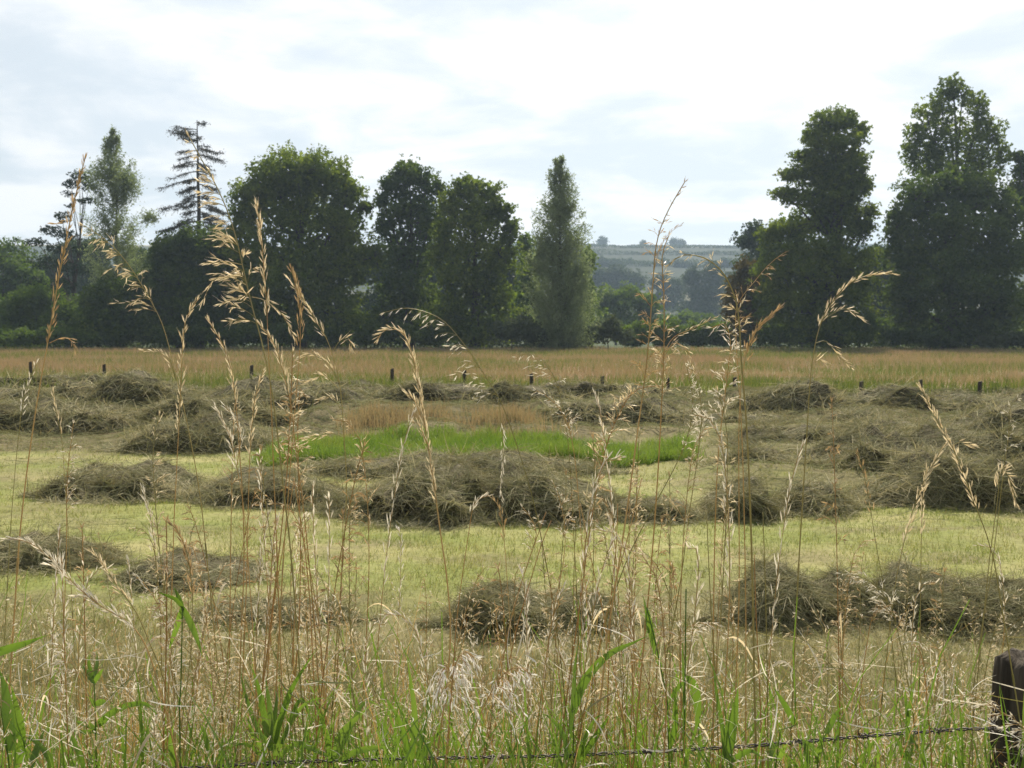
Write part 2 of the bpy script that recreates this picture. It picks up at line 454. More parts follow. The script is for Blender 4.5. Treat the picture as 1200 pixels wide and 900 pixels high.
# haze: one closed box of even, thin air round the whole place
def make_haze():
    x0, x1, y0, y1, z0, z1 = -1110, 1110, -65, 1410, -12, 104
    V = [(x, y, z) for z in (z0, z1) for y in (y0, y1) for x in (x0, x1)]
    q = [(0, 2, 3, 1), (4, 5, 7, 6), (0, 1, 5, 4), (2, 6, 7, 3), (0, 4, 6, 2), (1, 3, 7, 5)]
    m, nt, out = new_mat('summer_haze')
    v = nt.nodes.new('ShaderNodeVolumePrincipled')
    v.inputs['Color'].default_value = (.58, .76, 1.0, 1); v.inputs['Density'].default_value = HAZE
    v.inputs['Anisotropy'].default_value = .3
    nt.links.new(v.outputs[0], out.inputs['Volume'])
    mb = MB(); mb.add(V, quads=q, rnd=0)
    o = mb.build('haze', m); tag(o, 'thin blue summer haze over the fields', 'haze', kind='stuff')
HAZE = .00036
make_haze()

# ------------------------------------------------------------------ grasses that nobody could count
def blade_field(mb, x, y, h, bend, w, mat=0, K=4, z=None):
    n = len(x)
    z = ground_z(x, y) if z is None else z
    az = RNG.random(n) * 2 * math.pi
    d = np.stack([np.cos(az), np.sin(az), np.zeros(n)], 1)
    az2 = RNG.random(n) * 2 * math.pi
    side = np.stack([np.cos(az2), np.sin(az2) * .5, np.zeros(n)], 1); side = unit(side)
    t = np.linspace(0, 1, K)
    P = np.stack([x, y, z - .01], 1)[:, None, :] + d[:, None, :] * (bend[:, None] * t[None] ** 1.8)[..., None]
    P[..., 2] += h[:, None] * (t[None] - .25 * (bend / np.maximum(h, .01))[:, None].clip(0, 1.5) * t[None] ** 2)
    W = w[:, None] * (1 - t[None] ** 1.6 * .92)
    ribbons(mb, P, W, side, mat)

def in_view_xy(n, d0, d1, power=2.0, margin=1.12):
    """ground points with screen-even density"""
    u = RNG.random(n)
    if power == 2: D = 1 / (1 / d0 + u * (1 / d1 - 1 / d0))
    else: D = d0 + (d1 - d0) * u
    x = (RNG.random(n) * 2 - 1) * D * 600 / F * margin
    return x, D

def make_swards():
    # mown aftermath
    mb = MB()
    x, y = in_view_xy(230000, 5.2, 34)
    c = fbm(x * .5, y * .5, 31, 4)
    keep = RNG.random(len(x)) < .45 + .9 * (fbm(x * 1.9, y * 1.9, 61, 3) - .2)
    x, y, c = x[keep], y[keep], c[keep]
    th = (1 - sstep(6.6, 8.2, y + (c - .5) * 2.2)) * .85 + .12
    th = np.maximum(th, sstep(16, 17.6, y) * .8)
    isT = RNG.random(len(x)) < th
    for sel, mt in ((~isT, 0), (isT, 1)):
        n = sel.sum(); sc_ = (y[sel] / 7.).clip(.8, 3)
        h = RNG.uniform(.02, .075, n) * (.7 + .6 * vnoise(x[sel] * 1.2, y[sel] * 1.2, 8)); w = .0035 * sc_ * RNG.uniform(.6, 1.4, n)
        blade_field(mb, x[sel], y[sel], h, RNG.uniform(.01, .07, n), w, mt, 3)
    o = mb.build('mown_grass', [M['mown'], M['thatch']])
    tag(o, 'short yellow green aftermath grass on the mown field', 'grass', kind='stuff')
    # rough dry sward at the foot of the verge
    mb = MB()
    x, y = in_view_xy(60000, 3.0, 6.8)
    keep = RNG.random(len(x)) < (1.1 - sstep(4.6, 6.8, y)); x, y = x[keep], y[keep]
    n = len(x)
    blade_field(mb, x, y, RNG.uniform(.04, .20, n) * (.6 + .9 * vnoise(x * 2, y * 2, 4)), RNG.uniform(.03, .16, n), RNG.uniform(.002, .004, n), 0, 4)
    o = mb.build('rough_grass', [M['thatch']]); tag(o, 'rough dry grass at the near edge of the field', 'grass', kind='stuff')
    # lush strip
    mb = MB()
    n = 42000
    u = RNG.uniform(296, 842, n); D = 14.9 + RNG.random(n) ** 1.2 * 2.4
    x = (u - 600) / F * 15.2; D = D + 1.9 * (fbm(x * 1.3, D * .4, 37, 4) - .5)
    edge = sstep(290, 345, u + 30 * vnoise(u * .05, D, 3)) * (1 - sstep(790, 845, u + 30 * vnoise(u * .05, D, 5)))
    patch = fbm(x * 1.3, D * .8, 15, 3)
    keep = RNG.random(n) < edge * sstep(.22, .52, patch + .08)
    x, D, patch = x[keep], D[keep], patch[keep]; n = len(x)
    blade_field(mb, x, D, RNG.uniform(.10, .30, n) * (.40 + 1.0 * patch), RNG.uniform(.02, .16, n), RNG.uniform(.006, .013, n), 0, 4)
    o = mb.build('lush_grass', [M['lush']]); tag(o, 'uncut strip of bright green grass across the mown field', 'grass', kind='stuff')
    # russet uncut patch behind it
    mb = MB()
    n = 16000
    u = RNG.uniform(385, 700, n); D = RNG.uniform(17.3, 21.5, n); x = (u - 600) / F * D
    patch = fbm(x * .9, D * .9, 25, 3)
    keep = RNG.random(n) < .8 * sstep(.40, .7, patch) * sstep(385, 430, u) * (1 - sstep(590, 700, u)); x, D = x[keep], D[keep]; n = len(x)
    blade_field(mb, x, D, RNG.uniform(.18, .42, n), RNG.uniform(.03, .12, n), RNG.uniform(.008, .014, n), 0, 3)
    o = mb.build('russet_grass', [M['russet']]); tag(o, 'patch of russet seeding grass behind the green strip', 'grass', kind='stuff')
    # far meadow
    mb = MB()
    x, y = in_view_xy(150000, 30.5, 93, 1, 1.3)
    c = fbm(x * .5, y * .5, 31, 4)
    keep = (y + (c - .5) * 5) > 32.5; x, y = x[keep], y[keep]; n = len(x)
    gm = RNG.random(n) < sstep(.45, .62, fbm(x * .12, y * .3, 77, 3)) * .75
    for sel, mt in ((~gm, 0), (gm, 1)):
        m_ = sel.sum()
        blade_field(mb, x[sel], y[sel], RNG.uniform(.30, .5, m_) * (.6 + .7 * vnoise(x[sel] * .4, y[sel] * .4, 14)), RNG.uniform(.04, .2, m_), RNG.uniform(.010, .020, m_) * (y[sel] / 40), mt, 3)
    o = mb.build('meadow_grass', [M['meadow'], M['weed']]); tag(o, 'uncut reddish meadow grass in front of the trees', 'grass', kind='stuff')
    # green weeds along the far fence
    mb = MB()
    n = 14000
    u = RNG.uniform(-60, 1260, n); D = RNG.uniform(29.5, 36, n); x = (u - 600) / F * D
    keep = RNG.random(n) < sstep(.4, .6, fbm(x * .35, D * .5, 45, 3) + .22 * (1 - sstep(300, 520, u))); x, D = x[keep], D[keep]; n = len(x)
    blade_field(mb, x, D, RNG.uniform(.15, .5, n), RNG.uniform(.03, .16, n), RNG.uniform(.02, .04, n), 0, 3)
    o = mb.build('fence_weeds', [M['weed']]); tag(o, 'low green weeds along the far line of posts', 'weeds', kind='stuff')
make_swards()
def loose_hay():
    mb = MB()
    n = 90000
    x, y = in_view_xy(n, 5.5, 31.5, 1, 1.2)
    hay = sstep(16.2, 17.6, y + (fbm(x * .5, y * .5, 31, 4) - .5) * 2.5)
    right = sstep(1.2, 3.0, x - (y - 12) * .12) * sstep(11, 13, y)
    green = sstep(-4.2, -3.4, x * 15.2 / y) * (1 - sstep(2.6, 3.4, x * 15.2 / y)) * (1 - sstep(17.2, 18.5, y))
    wisp = .45 * sstep(.58, .72, fbm(x * .45 + 3, y * 1.1, 12, 3)) + .03
    keep = RNG.random(n) < np.maximum(np.maximum(hay, right), wisp) * (1 - green) * sstep(.25, .5, fbm(x * .8, y * .8, 66, 3) + .1) * np.clip(y / 31, .3, 1)
    x, y = x[keep], y[keep]; n = len(x)
    az = RNG.uniform(0, 6.283, n); ln = RNG.uniform(.15, .5, n) * np.clip(y / 16, .8, 1.6)
    d = np.stack([np.cos(az), np.sin(az) * .7, RNG.uniform(-.02, .16, n)], 1); t = np.linspace(-.5, .5, 5)
    P = np.stack([x, y, np.zeros(n)], 1)[:, None, :] + d[:, None, :] * (ln[:, None] * t)[..., None]
    P[..., 2] += ground_z(P[..., 0], P[..., 1]) + .02 + .05 * RNG.random(n)[:, None]
    P[..., 1] += (RNG.normal(size=n) * .12)[:, None] * t ** 2
    W = (.0007 * np.maximum(y, 6) * RNG.uniform(.6, 1.4, n))[:, None] * np.array([.4, 1, 1, 1, .4])
    ribbons(mb, P, W, unit(np.cross(d, np.array([0, 0, 1.]) + .6 * rand_dirs(n))), 0)
    o = mb.build('loose_hay', M['loose']); tag(o, 'loose cut hay strewn between the windrows', 'hay', kind='stuff')
loose_hay()

# ------------------------------------------------------------------ hay windrows
def windrow(label, u0, u1, vb, hpx, depth=1.1, seed=1, gaps=.35, strands=1.0, peak=None):
    D = dist(vb); s = D / F
    x0, x1 = (u0 - 600) * s, (u1 - 600) * s
    H = hpx * s * .86; half = depth * .58
    L = x1 - x0
    nx = int(np.clip(L / (s * 4), 24, 130)); na = 18
    tx = np.linspace(0, 1, nx); ang = np.linspace(0, math.pi, na)
    xs = x0 + tx * L
    prof = fbm(xs * 1.1 / max(.6, D / 12), np.full(nx, seed * 3.3), 100 + seed, 3)
    prof = .68 + .42 * sstep(.30, .66, prof)
    prof = prof * (.8 + .4 * vnoise(xs * 3.1 / max(.6, D / 12), np.full(nx, seed * 2.1), 40 + seed))
    if peak is not None: prof = prof * (.80 + .28 * np.exp(-((tx - peak) / .3) ** 2))
    end = np.minimum(1, np.minimum(tx, 1 - tx) * L / min(.30 * L, .50 + .03 * D)) ** .75
    hh = H * np.clip(prof, .42, 1.06) * end + .012
    yc = D + half + .35 * half * (fbm(xs * .7, np.full(nx, seed * 1.7), 55, 2) - .5) * 2
    wid = half * (.6 + .55 * fbm(xs * .9, np.full(nx, seed + .5), 77, 3)) * (.35 + .65 * end)
    A, XX = np.meshgrid(ang, xs)
    lump = 1 + .62 * (fbm(XX * 2.4 / max(.7, D / 12), A * 1.5 + seed, 9 + seed, 4) - .5)
    lump = lump * (1 + .60 * (fbm(XX * 7 / max(.7, D / 12), A * 5 + seed, 29 + seed, 3) - .5))
    cA = np.cos(A); cA = np.sign(cA) * np.abs(cA) ** .62
    Yv = yc[:, None] - cA * wid[:, None] * lump
    Zv = np.sin(A) ** 1.1 * hh[:, None] * lump
    Xv = XX + .12 * H * (fbm(XX * 3, A * 3, 5, 2) - .5)
    Zv = Zv + ground_z(Xv, Yv) - .02
    V = np.stack([Xv, Yv, Zv], -1)
    mb = MB()
    i = np.arange(nx - 1)[:, None] * na + np.arange(na - 1)[None, :]
    q = np.stack([i, i + na, i + na + 1, i + 1], -1).reshape(-1, 4)
    # close the flat underside so the heap is a solid body
    und = np.stack([np.arange(nx - 1) * na, np.arange(nx - 1) * na + na - 1, np.arange(1, nx) * na + na - 1, np.arange(1, nx) * na], -1)
    mb.add(V.reshape(-1, 3), quads=np.concatenate([q, und]), mat=0)
    # loose strands lying over the heap
    area_px = (L / s) * hpx
    n = int(np.clip(area_px * .75 * strands, 500, 14000))
    a = RNG.random(n) * (nx - 1.001); b = np.clip(RNG.normal(.45, .27, n), .02, .98) * (na - 1.001)
    ia, ib = a.astype(int), b.astype(int); fa, fb = a - ia, b - ib
    P00 = V[ia, ib]; P10 = V[ia + 1, ib]; P01 = V[ia, ib + 1]
    p = P00 + (P10 - P00) * fa[:, None] + (P01 - P00) * fb[:, None]
    nrm = unit(np.cross(P10 - P00, P01 - P00)); nrm *= np.sign(nrm[:, 2:3] * 2 + (-nrm[:, 1:2]) + 1e-6)
    nb_ = max(20, n // 16); bd = rand_dirs(nb_); bi = RNG.integers(0, nb_, n)
    a = np.clip((RNG.random(nb_) * (nx - 1.001))[bi] + RNG.normal(size=n) * nx * .018, 0, nx - 1.002)
    b = np.clip((np.clip(RNG.normal(.45, .27, nb_), .02, .98) * (na - 1.001))[bi] + RNG.normal(size=n) * .9, 0, na - 1.002)
    ia, ib = a.astype(int), b.astype(int); fa, fb = a - ia, b - ib
    P00 = V[ia, ib]; P10 = V[ia + 1, ib]; P01 = V[ia, ib + 1]
    p = P00 + (P10 - P00) * fa[:, None] + (P01 - P00) * fb[:, None]
    nrm = unit(np.cross(P10 - P00, P01 - P00)); nrm *= np.sign(nrm[:, 2:3] * 2 + (-nrm[:, 1:2]) + 1e-6)
    tang = unit((bd[bi] + .42 * rand_dirs(n)) * np.array([1.0, .7, .6]))
    tang = unit(tang - nrm * np.sum(tang * nrm, 1, keepdims=True) + nrm * RNG.uniform(-.05, .30, n)[:, None])
    ln = (.10 + .50 * RNG.random(n) ** 2) * np.clip(D / 9, .8, 2.0)
    K = 4; t = np.linspace(0, 1, K)
    curl = unit(rand_dirs(n)) * (ln * .28)[:, None]
    C = p[:, None, :] + nrm[:, None, :] * .012 + tang[:, None, :] * (ln[:, None] * (t - .3))[..., None] + curl[:, None, :] * ((t - .5) ** 2)[None, :, None]
    C[..., 2] -= (ln * .25)[:, None] * t[None] ** 2
    W = np.broadcast_to((np.maximum(.0028, .00062 * D) * RNG.uniform(.5, 1.3, n))[:, None], (n, K)) * np.array([.6, 1, 1, .3])
    side = unit(np.cross(tang, nrm + .8 * rand_dirs(n)))
    ribbons(mb, C, W, side, 1)
    # ragged skirt of spilled hay on the ground in front
    n = n // 4
    tx = RNG.random(n); xx = x0 - .2 + tx * (L + .4); yy = np.interp(xx, xs, yc) - np.interp(xx, xs, wid) * RNG.uniform(.7, 1.5, n)
    tang = unit(rand_dirs(n) * np.array([1, 1, .25]) + np.array([0, 0, .1])); ln = RNG.uniform(.06, .22, n) * np.clip(D / 9, .8, 2)
    C = np.stack([xx, yy, ground_z(xx, yy) + .015], 1)[:, None, :] + tang[:, None, :] * (ln[:, None] * t)[..., None]
    C[..., 2] = np.maximum(C[..., 2], ground_z(C[..., 0], C[..., 1]) + .006)
    W = np.broadcast_to((np.maximum(.0028, .0006 * D) * RNG.uniform(.5, 1.3, n))[:, None], (n, K)) * np.array([.6, 1, 1, .3])
    ribbons(mb, C, W, unit(np.cross(tang, np.array([0, 0, 1.0]) + .4 * rand_dirs(n))), 1)
    o = mb.build('hay_windrow', [M['hay_core'], M['hay']], smooth=True)
    tag(o, label, 'hay', 'raked rows of cut hay lying on the mown field')
    return o

HAY = [
 ('dark tangled hay heap nearest the wooden fence post at right', 868, 1085, 742, 58, .85, .3, None),
 ('dark hay heap cut off by the right edge above the wooden post', 1050, 1310, 744, 64, .9, .3, .2),
 ('near hay heap left of its twin, behind the leaning orange stems', 520, 662, 750, 52, .75, .3, None),
 ('smaller near hay heap just right of its twin in the middle', 628, 742, 748, 40, .7, .3, None),
 ('thin trodden hay streak low behind the left cluster of stalks', 205, 405, 738, 26, .5, .6, None),
 ('hay lump at the left edge beside the pale bowed seed head', -70, 112, 674, 38, .8, .35, None),
 ('flat scatter of hay trailing right of the left edge lump', 100, 285, 700, 22, .9, .7, None),
 ('long rounded hay mound at left on the second row', 20, 212, 588, 46, 1.3, .3, .35),
 ('low hay stretch joining the left mound to the large centre heap', 196, 400, 594, 32, 1.1, .4, None),
 ('largest dark hay heap in the middle below the green strip', 356, 604, 612, 54, 1.5, .28, .62),
 ('dark hay heap right of the largest, under the right green strip', 516, 752, 616, 52, 1.4, .3, .3),
 ('thin flat hay tail right of the centre heaps', 690, 836, 616, 20, .9, .5, None),
 ('small pointed hay heap standing alone in the pale gap', 840, 926, 612, 46, .8, .2, .8),
 ('rounded small hay heap right of the pointed one', 926, 1016, 604, 44, .9, .3, None),
 ('long dark hay row running off the right edge, second row', 1020, 1310, 600, 56, 1.3, .35, None),
 ('pale flattened hay just below the bright green strip', 322, 730, 562, 22, 1.1, .6, None),
 ('low hay lump at the right end of the bright green strip', 832, 934, 560, 26, 1.0, .4, None),
 ('broad hay bank behind the right second row', 965, 1310, 566, 40, 1.3, .4, None),
 ('dark hay clump left of the bright green strip', 112, 304, 532, 36, 1.4, .35, None),
 ('hay row at left edge bordering the pale mown strip', -80, 150, 508, 38, 1.5, .4, None),
 ('hay hummock between left edge row and green strip', 130, 330, 505, 32, 1.5, .45, None),
 ('third hay ridge at far left, under the columnar tree', -90, 215, 484, 32, 1.6, .45, None),
 ('hay ridge beneath the rounded oak, behind the green strip', 200, 440, 484, 26, 1.6, .45, None),
 ('farthest hay ridge on the left close to the posts', -100, 250, 464, 20, 1.7, .5, None),
 ('farthest hay ridge below the oak close to the posts', 235, 470, 463, 18, 1.7, .5, None),
 ('hay ridge behind the russet grass patch', 430, 690, 478, 20, 1.6, .5, None),
 ('hay ridge below the silvery conical tree', 600, 830, 474, 22, 1.6, .5, None),
 ('low hay swath behind the right end of the green strip', 640, 850, 500, 22, 1.5, .5, None),
 ('dark hay ridge below the tall layered tree, near the posts', 872, 1020, 490, 30, 1.6, .35, None),
 ('far right hay ridge below the dark wood, near the posts', 1005, 1310, 486, 24, 1.6, .45, None),
 ('hay heap between green strip and layered tree ridge', 815, 965, 512, 28, 1.5, .4, None),
 ('middle hay swath on the right, third behind the second row', 950, 1140, 516, 30, 1.5, .4, None),
 ('hay swath at right edge, third behind the second row', 1110, 1310, 514, 26, 1.5, .45, None),
 ('small flat hay swath right of the green strip', 865, 1010, 535, 22, 1.3, .5, None),
 ('long hay bank at right edge below the third swath', 990, 1310, 542, 32, 1.4, .4, None),
]
for i, (lb, u0, u1, vb, hp, dp, gp, pk) in enumerate(HAY):
    windrow(lb, u0, u1, vb, hp, dp, i + 1, gp, 1.0, pk)

# ------------------------------------------------------------------ trees
def limb(mb, a, b, r0, r1, sag=.12, k=5):
    a = np.asarray(a, float); b = np.asarray(b, float)
    t = np.linspace(0, 1, k)[:, None]
    L = np.linalg.norm(b - a)
    p = a * (1 - t) + b * t
    p += RNG.normal(size=3) * sag * L * (t * (1 - t))
    tube(mb, p, np.linspace(r0, r1, k), 5)

def broadleaf(name, label, cat, D, ub, lobes, mat, trunk_r=.4, leaf=.34, cover=1.2, flat=.7, sub=1.0, group=None, trunk_top=None, fill=.42, spread=1.0):
    s = D / F
    if D < 110: leaf = leaf * .84
    base = at(ub, 410, D); low = at(ub, max(l[1] + l[3] * .5 for l in lobes), D)[2]
    base[2] = min(gz(base[0], D) - .05, low)
    root = empty(name, base, label, cat, group)
    cr = MB(); tr = MB()
    vt = min(l[1] for l in lobes)
    top = at(ub if trunk_top is None else trunk_top, vt + (10 if D < 250 else 1), D)
    top[2] = max(top[2], base[2] + .8)
    n = 9; t = np.linspace(0, 1, n)[:, None]
    tp = base * (1 - t) + top * t
    tp[1:-1, :2] += np.cumsum(RNG.normal(size=(n - 2, 2)) * .06 * trunk_r / .3, 0)
    rr = trunk_r * (1 - np.linspace(0, 1, n) * .92); rr[0] *= 1.35
    tube(tr, tp, rr, 8)
    for lo in lobes:
        u, v, ru, rv = lo[:4]
        rx, rz = ru * s, rv * s; ry = (rx + rz) * .5 * spread
        dz = lo[4] if len(lo) > 4 else RNG.uniform(-.3, .3) * rx
        c = at(u, v, D + dz)
        rm = (rx * ry * rz) ** (1 / 3)
        rs = np.clip(.30 * rm, .28, 1.05) * sub
        area = 4 * math.pi * rm * rm
        ns = max(6, int(area / (math.pi * rs * rs) * 1.25))
        d = rand_dirs(ns); rad = RNG.uniform(.50, 1.0, ns) ** .7
        sd_ = RNG.integers(1, 9999)
        wob = .68 + .62 * (.5 * fbm(d[:, 0] * 2.2 + 9, d[:, 2] * 2.2 + d[:, 1] * 1.3, sd_, 2) + .5 * vnoise(d[:, 0] * 4, d[:, 2] * 4, sd_ + 3))
        sp = c + d * np.array([rx, ry, rz]) * (rad * wob)[:, None]
        rsi = rs * (.38 + .95 * RNG.random(ns) ** 1.6)
        stray = RNG.random(ns) < .16
        sp[stray] = c + d[stray] * np.array([rx, ry, rz]) * RNG.uniform(.98, 1.16, stray.sum())[:, None]
        rsi[stray] = np.minimum(rsi[stray] * .6, .42)
        nl = np.maximum(5, (cover * math.pi * rsi ** 2 / (leaf * leaf * .5)).astype(int))
        idx = np.repeat(np.arange(ns), nl)
        m = len(idx)
        off = unit(RNG.normal(size=(m, 3))) * (RNG.random(m) ** .45)[:, None] * rsi[idx][:, None]
        off[:, 2] *= flat
        # clumps droop a little at their outer rim
        off[:, 2] -= .18 * (off[:, 0] ** 2 + off[:, 1] ** 2) / rsi[idx]
        lum = np.clip(RNG.normal(.5, .20, m) + (RNG.random(ns)[idx] - .5) * .75, 0, 1)
        leaves(cr, sp[idx] + off, leaf * RNG.uniform(.6, 1.3, m), .62, rnd=lum)
        nf = int(fill * m)
        if nf:
            fp = c + rand_dirs(nf) * np.array([rx, ry, rz]) * (RNG.random(nf) ** .5 * .75)[:, None]
            leaves(cr, fp, leaf * 1.6 * RNG.uniform(.7, 1.3, nf), .8)
        # limbs
        h = np.clip((c[2] - base[2]) * RNG.uniform(.45, .8), .2, (top[2] - base[2]) * .9)
        f = h / max(top[2] - base[2], .1); j = f * (n - 1); j0 = int(min(j, n - 2)); a0 = tp[j0] + (tp[j0 + 1] - tp[j0]) * (j - j0)
        r0 = max(.04, trunk_r * (1 - f * .92) * .5)
        limb(tr, a0, c, r0, r0 * .4)
        for k in RNG.choice(ns, min(ns, 9), replace=False):
            limb(tr, c, sp[k], r0 * .4, .015, .2, 4)
    tr.build('trunk', M['bark'], root, smooth=True)
    cr.build('crown', mat, root)
    return root

def spire(name, label, D, ub, env, mat, nb=150, leaf=.2, per=170, up=.75, group=None, extra=()):
    """fine-leaved conical tree: ascending shoots inside the outline env = [(v, left, right)]"""
    s = D / F
    base = at(ub, 410, D); base[2] = gz(base[0], D) - .05
    root = empty(name, base, label, 'tree', group)
    cr = MB(); tr = MB()
    env = sorted(env)
    vs = np.array([e[0] for e in env]); ls = np.array([e[1] for e in env]); rs_ = np.array([e[2] for e in env])
    top = at(ub, vs[0], D)
    n = 10; t = np.linspace(0, 1, n)[:, None]
    tp = base * (1 - t) + top * t; tp[1:-1, :2] += RNG.normal(size=(n - 2, 2)) * .05
    tube(tr, tp, .2 * (1 - np.linspace(0, 1, n) * .96), 7)
    for b in range(nb):
        vt = vs[0] + (RNG.random() ** .85) * (vs[-1] - vs[0]) * .98 + 2    # tip row
        le, re = np.interp(vt, vs, ls), np.interp(vt, vs, rs_)
        az = RNG.uniform(0, 2 * math.pi); rad = RNG.uniform(.35, 1.08)
        half = (re - le) / 2 * s; mid = at((le + re) / 2, vt, D)
        tip = mid + np.array([math.cos(az) * half * rad, math.sin(az) * half * rad, 0])
        bl = half * rad
        a = np.array([base[0] + (mid[0] - base[0]) * .6, D, tip[2] - up * bl - .3]); a[2] = max(a[2], base[2] + .3)
        k = 7; tt = np.linspace(0, 1, k)[:, None]
        p = a * (1 - tt) + tip * tt; p[:, 2] += .3 * bl * (tt[:, 0] ** 2 - tt[:, 0])
        p += RNG.normal(size=3) * .1 * bl * tt * (1 - tt)
        tube(tr, p, np.linspace(.020, .005, k), 4)
        m = int(per * .60 * (.22 + .78 * min(1, bl / 2.2)) * RNG.uniform(.6, 1.3))
        q = RNG.random(m) ** .55; ii = np.clip((q * (k - 1)).astype(int), 0, k - 2); f = (q * (k - 1) - ii)[:, None]
        pos = p[ii] * (1 - f) + p[ii + 1] * f
        off = RNG.normal(size=(m, 3)) * (.06 + .15 * min(1, bl / 2.5)); off[:, 2] *= 1.4; off[:, 2] += .05
        leaves(cr, pos + off, leaf * RNG.uniform(.6, 1.3, m), .36)
    # a leafy leader up the stem
    m = int(per * .5); q = RNG.random(m); c = base * (1 - q[:, None]) + top * q[:, None]
    keep = q > .25
    leaves(cr, (c + RNG.normal(size=(m, 3)) * np.array([.22, .22, .2]))[keep], leaf * RNG.uniform(.6, 1.3, m)[keep], .36)
    for (u, v, ru, rv) in extra:
        c = at(u, v, D + RNG.uniform(-1, 1)); m = int(ru * rv * 6)
        leaves(cr, c + RNG.normal(size=(m, 3)) * np.array([ru * s, ru * s * .8, rv * s]) * .5, leaf * RNG.uniform(.7, 1.4, m), .4)
        limb(tr, [base[0], D, c[2] - 1.2], c, .05, .015)
    tr.build('trunk', M['bark'], root, smooth=True)
    cr.build('crown', mat, root)
    return root

def dead_conifer():
    D = 99; s = D / F
    base = at(236, 410, D); base[2] = gz(base[0], D) - .05
    root = empty('dying_conifer', base, 'half dead conifer with sparse drooping branches left of the rounded oak', 'tree', None)
    tr = MB(); cr = MB()
    top = at(231, 141, D)
    n = 14; t = np.linspace(0, 1, n)[:, None]
    tp = base * (1 - t) + top * t; tp[1:-1, :2] += RNG.normal(size=(n - 2, 2)) * .03
    tube(tr, tp, .34 * (1 - np.linspace(0, 1, n) ** 1.2 * .9), 8)
    vs = np.array([143, 152, 165, 185, 210, 235, 262, 300, 340])
    le = np.array([3, 30, 26, 36, 42, 44, 56, 50, 45]); re = np.array([3, 22, 24, 28, 20, 26, 40, 45, 40])
    for b in range(72):
        v = 143 + (b + 2.5 * RNG.random()) / 74 * 190
        left = b % 2 == 0 if RNG.random() < .7 else RNG.random() < .5
        L = np.interp(v, vs, le if left else re) * RNG.uniform(.4, 1.12) * s
        az = RNG.normal(0, .75); dx = (-1 if left else 1) * math.cos(az); dy = math.sin(az)
        f = (410 - v) / (410 - 141)
        a = base * (1 - f) + top * f
        k = 9; tt = np.linspace(0, 1, k)
        p = np.stack([a[0] + dx * L * tt, a[1] + dy * L * tt, a[2] + L * (.18 * tt - .62 * tt ** 1.7 * min(1, (v - 130) / 60) + .22 * tt ** 4)], 1)
        tube(tr, p, np.linspace(.075, .014, k) * (.5 + .5 * f if f < .8 else .6), 4)
        # side twigs with thin needle tufts, drooping
        m = int(16 + 22 * L); q = .25 + .75 * RNG.random(m); ii = np.clip((q * (k - 1)).astype(int), 0, k - 2); fr = (q * (k - 1) - ii)[:, None]
        pos = p[ii] * (1 - fr) + p[ii + 1] * fr
        d = np.stack([dx * .8 + RNG.normal(size=m) * .5, dy * .8 + RNG.normal(size=m) * .7, RNG.uniform(-.55, .25, m)], 1); d = unit(d)
        ln = RNG.uniform(.25, .75, m) * min(1, .4 + L / 3)
        K = 4; t4 = np.linspace(0, 1, K)
        C = pos[:, None, :] + d[:, None, :] * (ln[:, None] * t4)[..., None]; C[..., 2] -= (ln * .3)[:, None] * t4 ** 2
        ribbons(tr, C, np.broadcast_to(np.array([.04, .035, .025, .01]), (m, K)), unit(np.cross(d, rand_dirs(m))))
        dens = sstep(.1, .6, fbm(np.array([b * .7]), np.array([3.]), 8, 2))[0]
        mm = int(m * 4.5 * dens * (1.2 if v > 215 else .7)); j = RNG.integers(0, m, mm)
        leaves(cr, C[j, RNG.integers(1, K, mm)] + RNG.normal(size=(mm, 3)) * np.array([.14, .14, .07]), .26 * RNG.uniform(.5, 1.2, mm), .3)
    tr.build('trunk', M['bare'], root); cr.build('crown', M['bare'], root)

